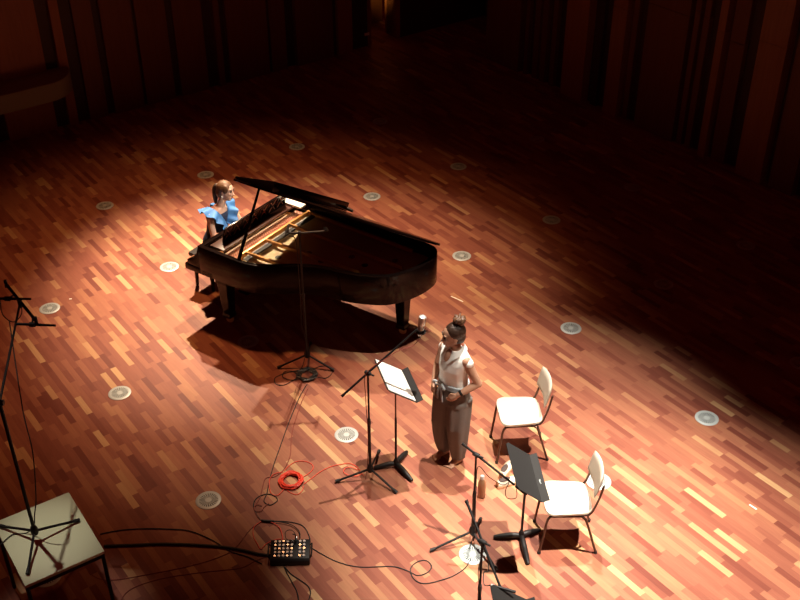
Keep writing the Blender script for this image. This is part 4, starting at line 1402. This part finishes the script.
mb.limb(catmull(pt, 3), [0.030, 0.032, 0.034, 0.036, 0.037, 0.038, 0.038, 0.037, 0.036, 0.034, 0.030, 0.024, 0.016][:13])
mb.build('ponytail', M_HAIRD, PN, voxel=0.007, relax=2)
for sy in (-1, 1):
    MB().ball(HC2 + HR2 @ V((0.0, sy * 0.086, -0.055)), 0.012, 10).build('earring', M_IVORY, PN)
# dress: bodice and skirt over the thighs
mb = MB()
mb.loft([ring_xy((0.0, 0, 0.482), 0.155, 0.20, 32, None, 0.03, 8), ring_xy((0.0, 0, 0.57), 0.142, 0.188, 32), ring_xy((0.02, 0, 0.68), 0.108, 0.146, 32), ring_xy((0.05, 0.01, 0.80), 0.116, 0.156, 32), ring_xy((0.063, 0.015, 0.89), 0.104, 0.160, 32), ring_xy((0.065, 0.02, 0.93), 0.085, 0.125, 32)])
for sy in (-1, 1):
    mb.limb([V((0.04, 0.09 * sy, 0.590)), V((0.41, 0.12 * sy, 0.52))], [0.100, 0.082])
mb.loft([ring_xy((0.40, 0, 0.53), 0.10, 0.21, 32), ring_xy((0.42, 0, 0.42), 0.11, 0.225, 32, None, 0.04, 8), ring_xy((0.43, 0, 0.28), 0.115, 0.235, 32, None, 0.06, 8)])
mb.build('dress', M_NAVY, PN, voxel=0.008, relax=3)


def ruffle(path, out_dirs, width, amp, waves):
    """a wavy frill hanging off a path"""
    q = catmull(path, 8)
    od = catmull(out_dirs, 8)
    k_ = len(q)
    rows = []
    for w in (0.0, 0.35, 0.7, 1.0):
        row = []
        for i in range(k_):
            a = 2 * PI * waves * i / (k_ - 1)
            d_ = od[i].normalized()
            tng = (q[min(i + 1, k_ - 1)] - q[max(i - 1, 0)]).normalized()
            side = tng.cross(d_).normalized()
            row.append(q[i] + d_ * width * w + side * amp * w * math.sin(a))
        rows.append(row)
    g_ = MB()
    vs_ = [p for r in rows for p in r]
    n4 = len(vs_)
    fs_ = [[r * k_ + i, r * k_ + i + 1, (r + 1) * k_ + i + 1, (r + 1) * k_ + i] for r in range(3) for i in range(k_ - 1)]
    cen_ = sum(vs_, V()) / n4
    th = [V((0, 0, 0.004)) for _ in vs_]
    bord = list(range(k_)) + [r * k_ + k_ - 1 for r in range(1, 4)] + [3 * k_ + i for i in range(k_ - 2, -1, -1)] + [r * k_ for r in range(2, 0, -1)]
    g_.add(vs_ + [a + b for a, b in zip(vs_, th)], [f[::-1] for f in fs_] + [[i + n4 for i in f] for f in fs_] + [[bord[i], bord[(i + 1) % len(bord)], bord[(i + 1) % len(bord)] + n4, bord[i] + n4] for i in range(len(bord))])
    return g_


for sy in (-1, 1):
    cy_ = 0.02
    path = [V((-0.045, cy_ + sy * 0.02, 0.945)), V((-0.025, cy_ + sy * 0.075, 0.985)), V((0.06, cy_ + sy * 0.105, 1.005)), V((0.135, cy_ + sy * 0.075, 0.955)), V((0.165, cy_ + sy * 0.03, 0.86)), V((0.165, cy_ + sy * 0.004, 0.80))]
    outd = [V((-0.8, sy * 0.4, -0.5)), V((-0.45, sy * 0.9, -0.25)), V((0.0, sy * 1.0, -0.22)), V((0.4, sy * 0.9, -0.35)), V((0.55, sy * 0.75, -0.3)), V((0.6, sy * 0.4, -0.5))]
    ruffle(path, outd, 0.125, 0.026, 5).build('ruffle', M_RUFFLE, PN)
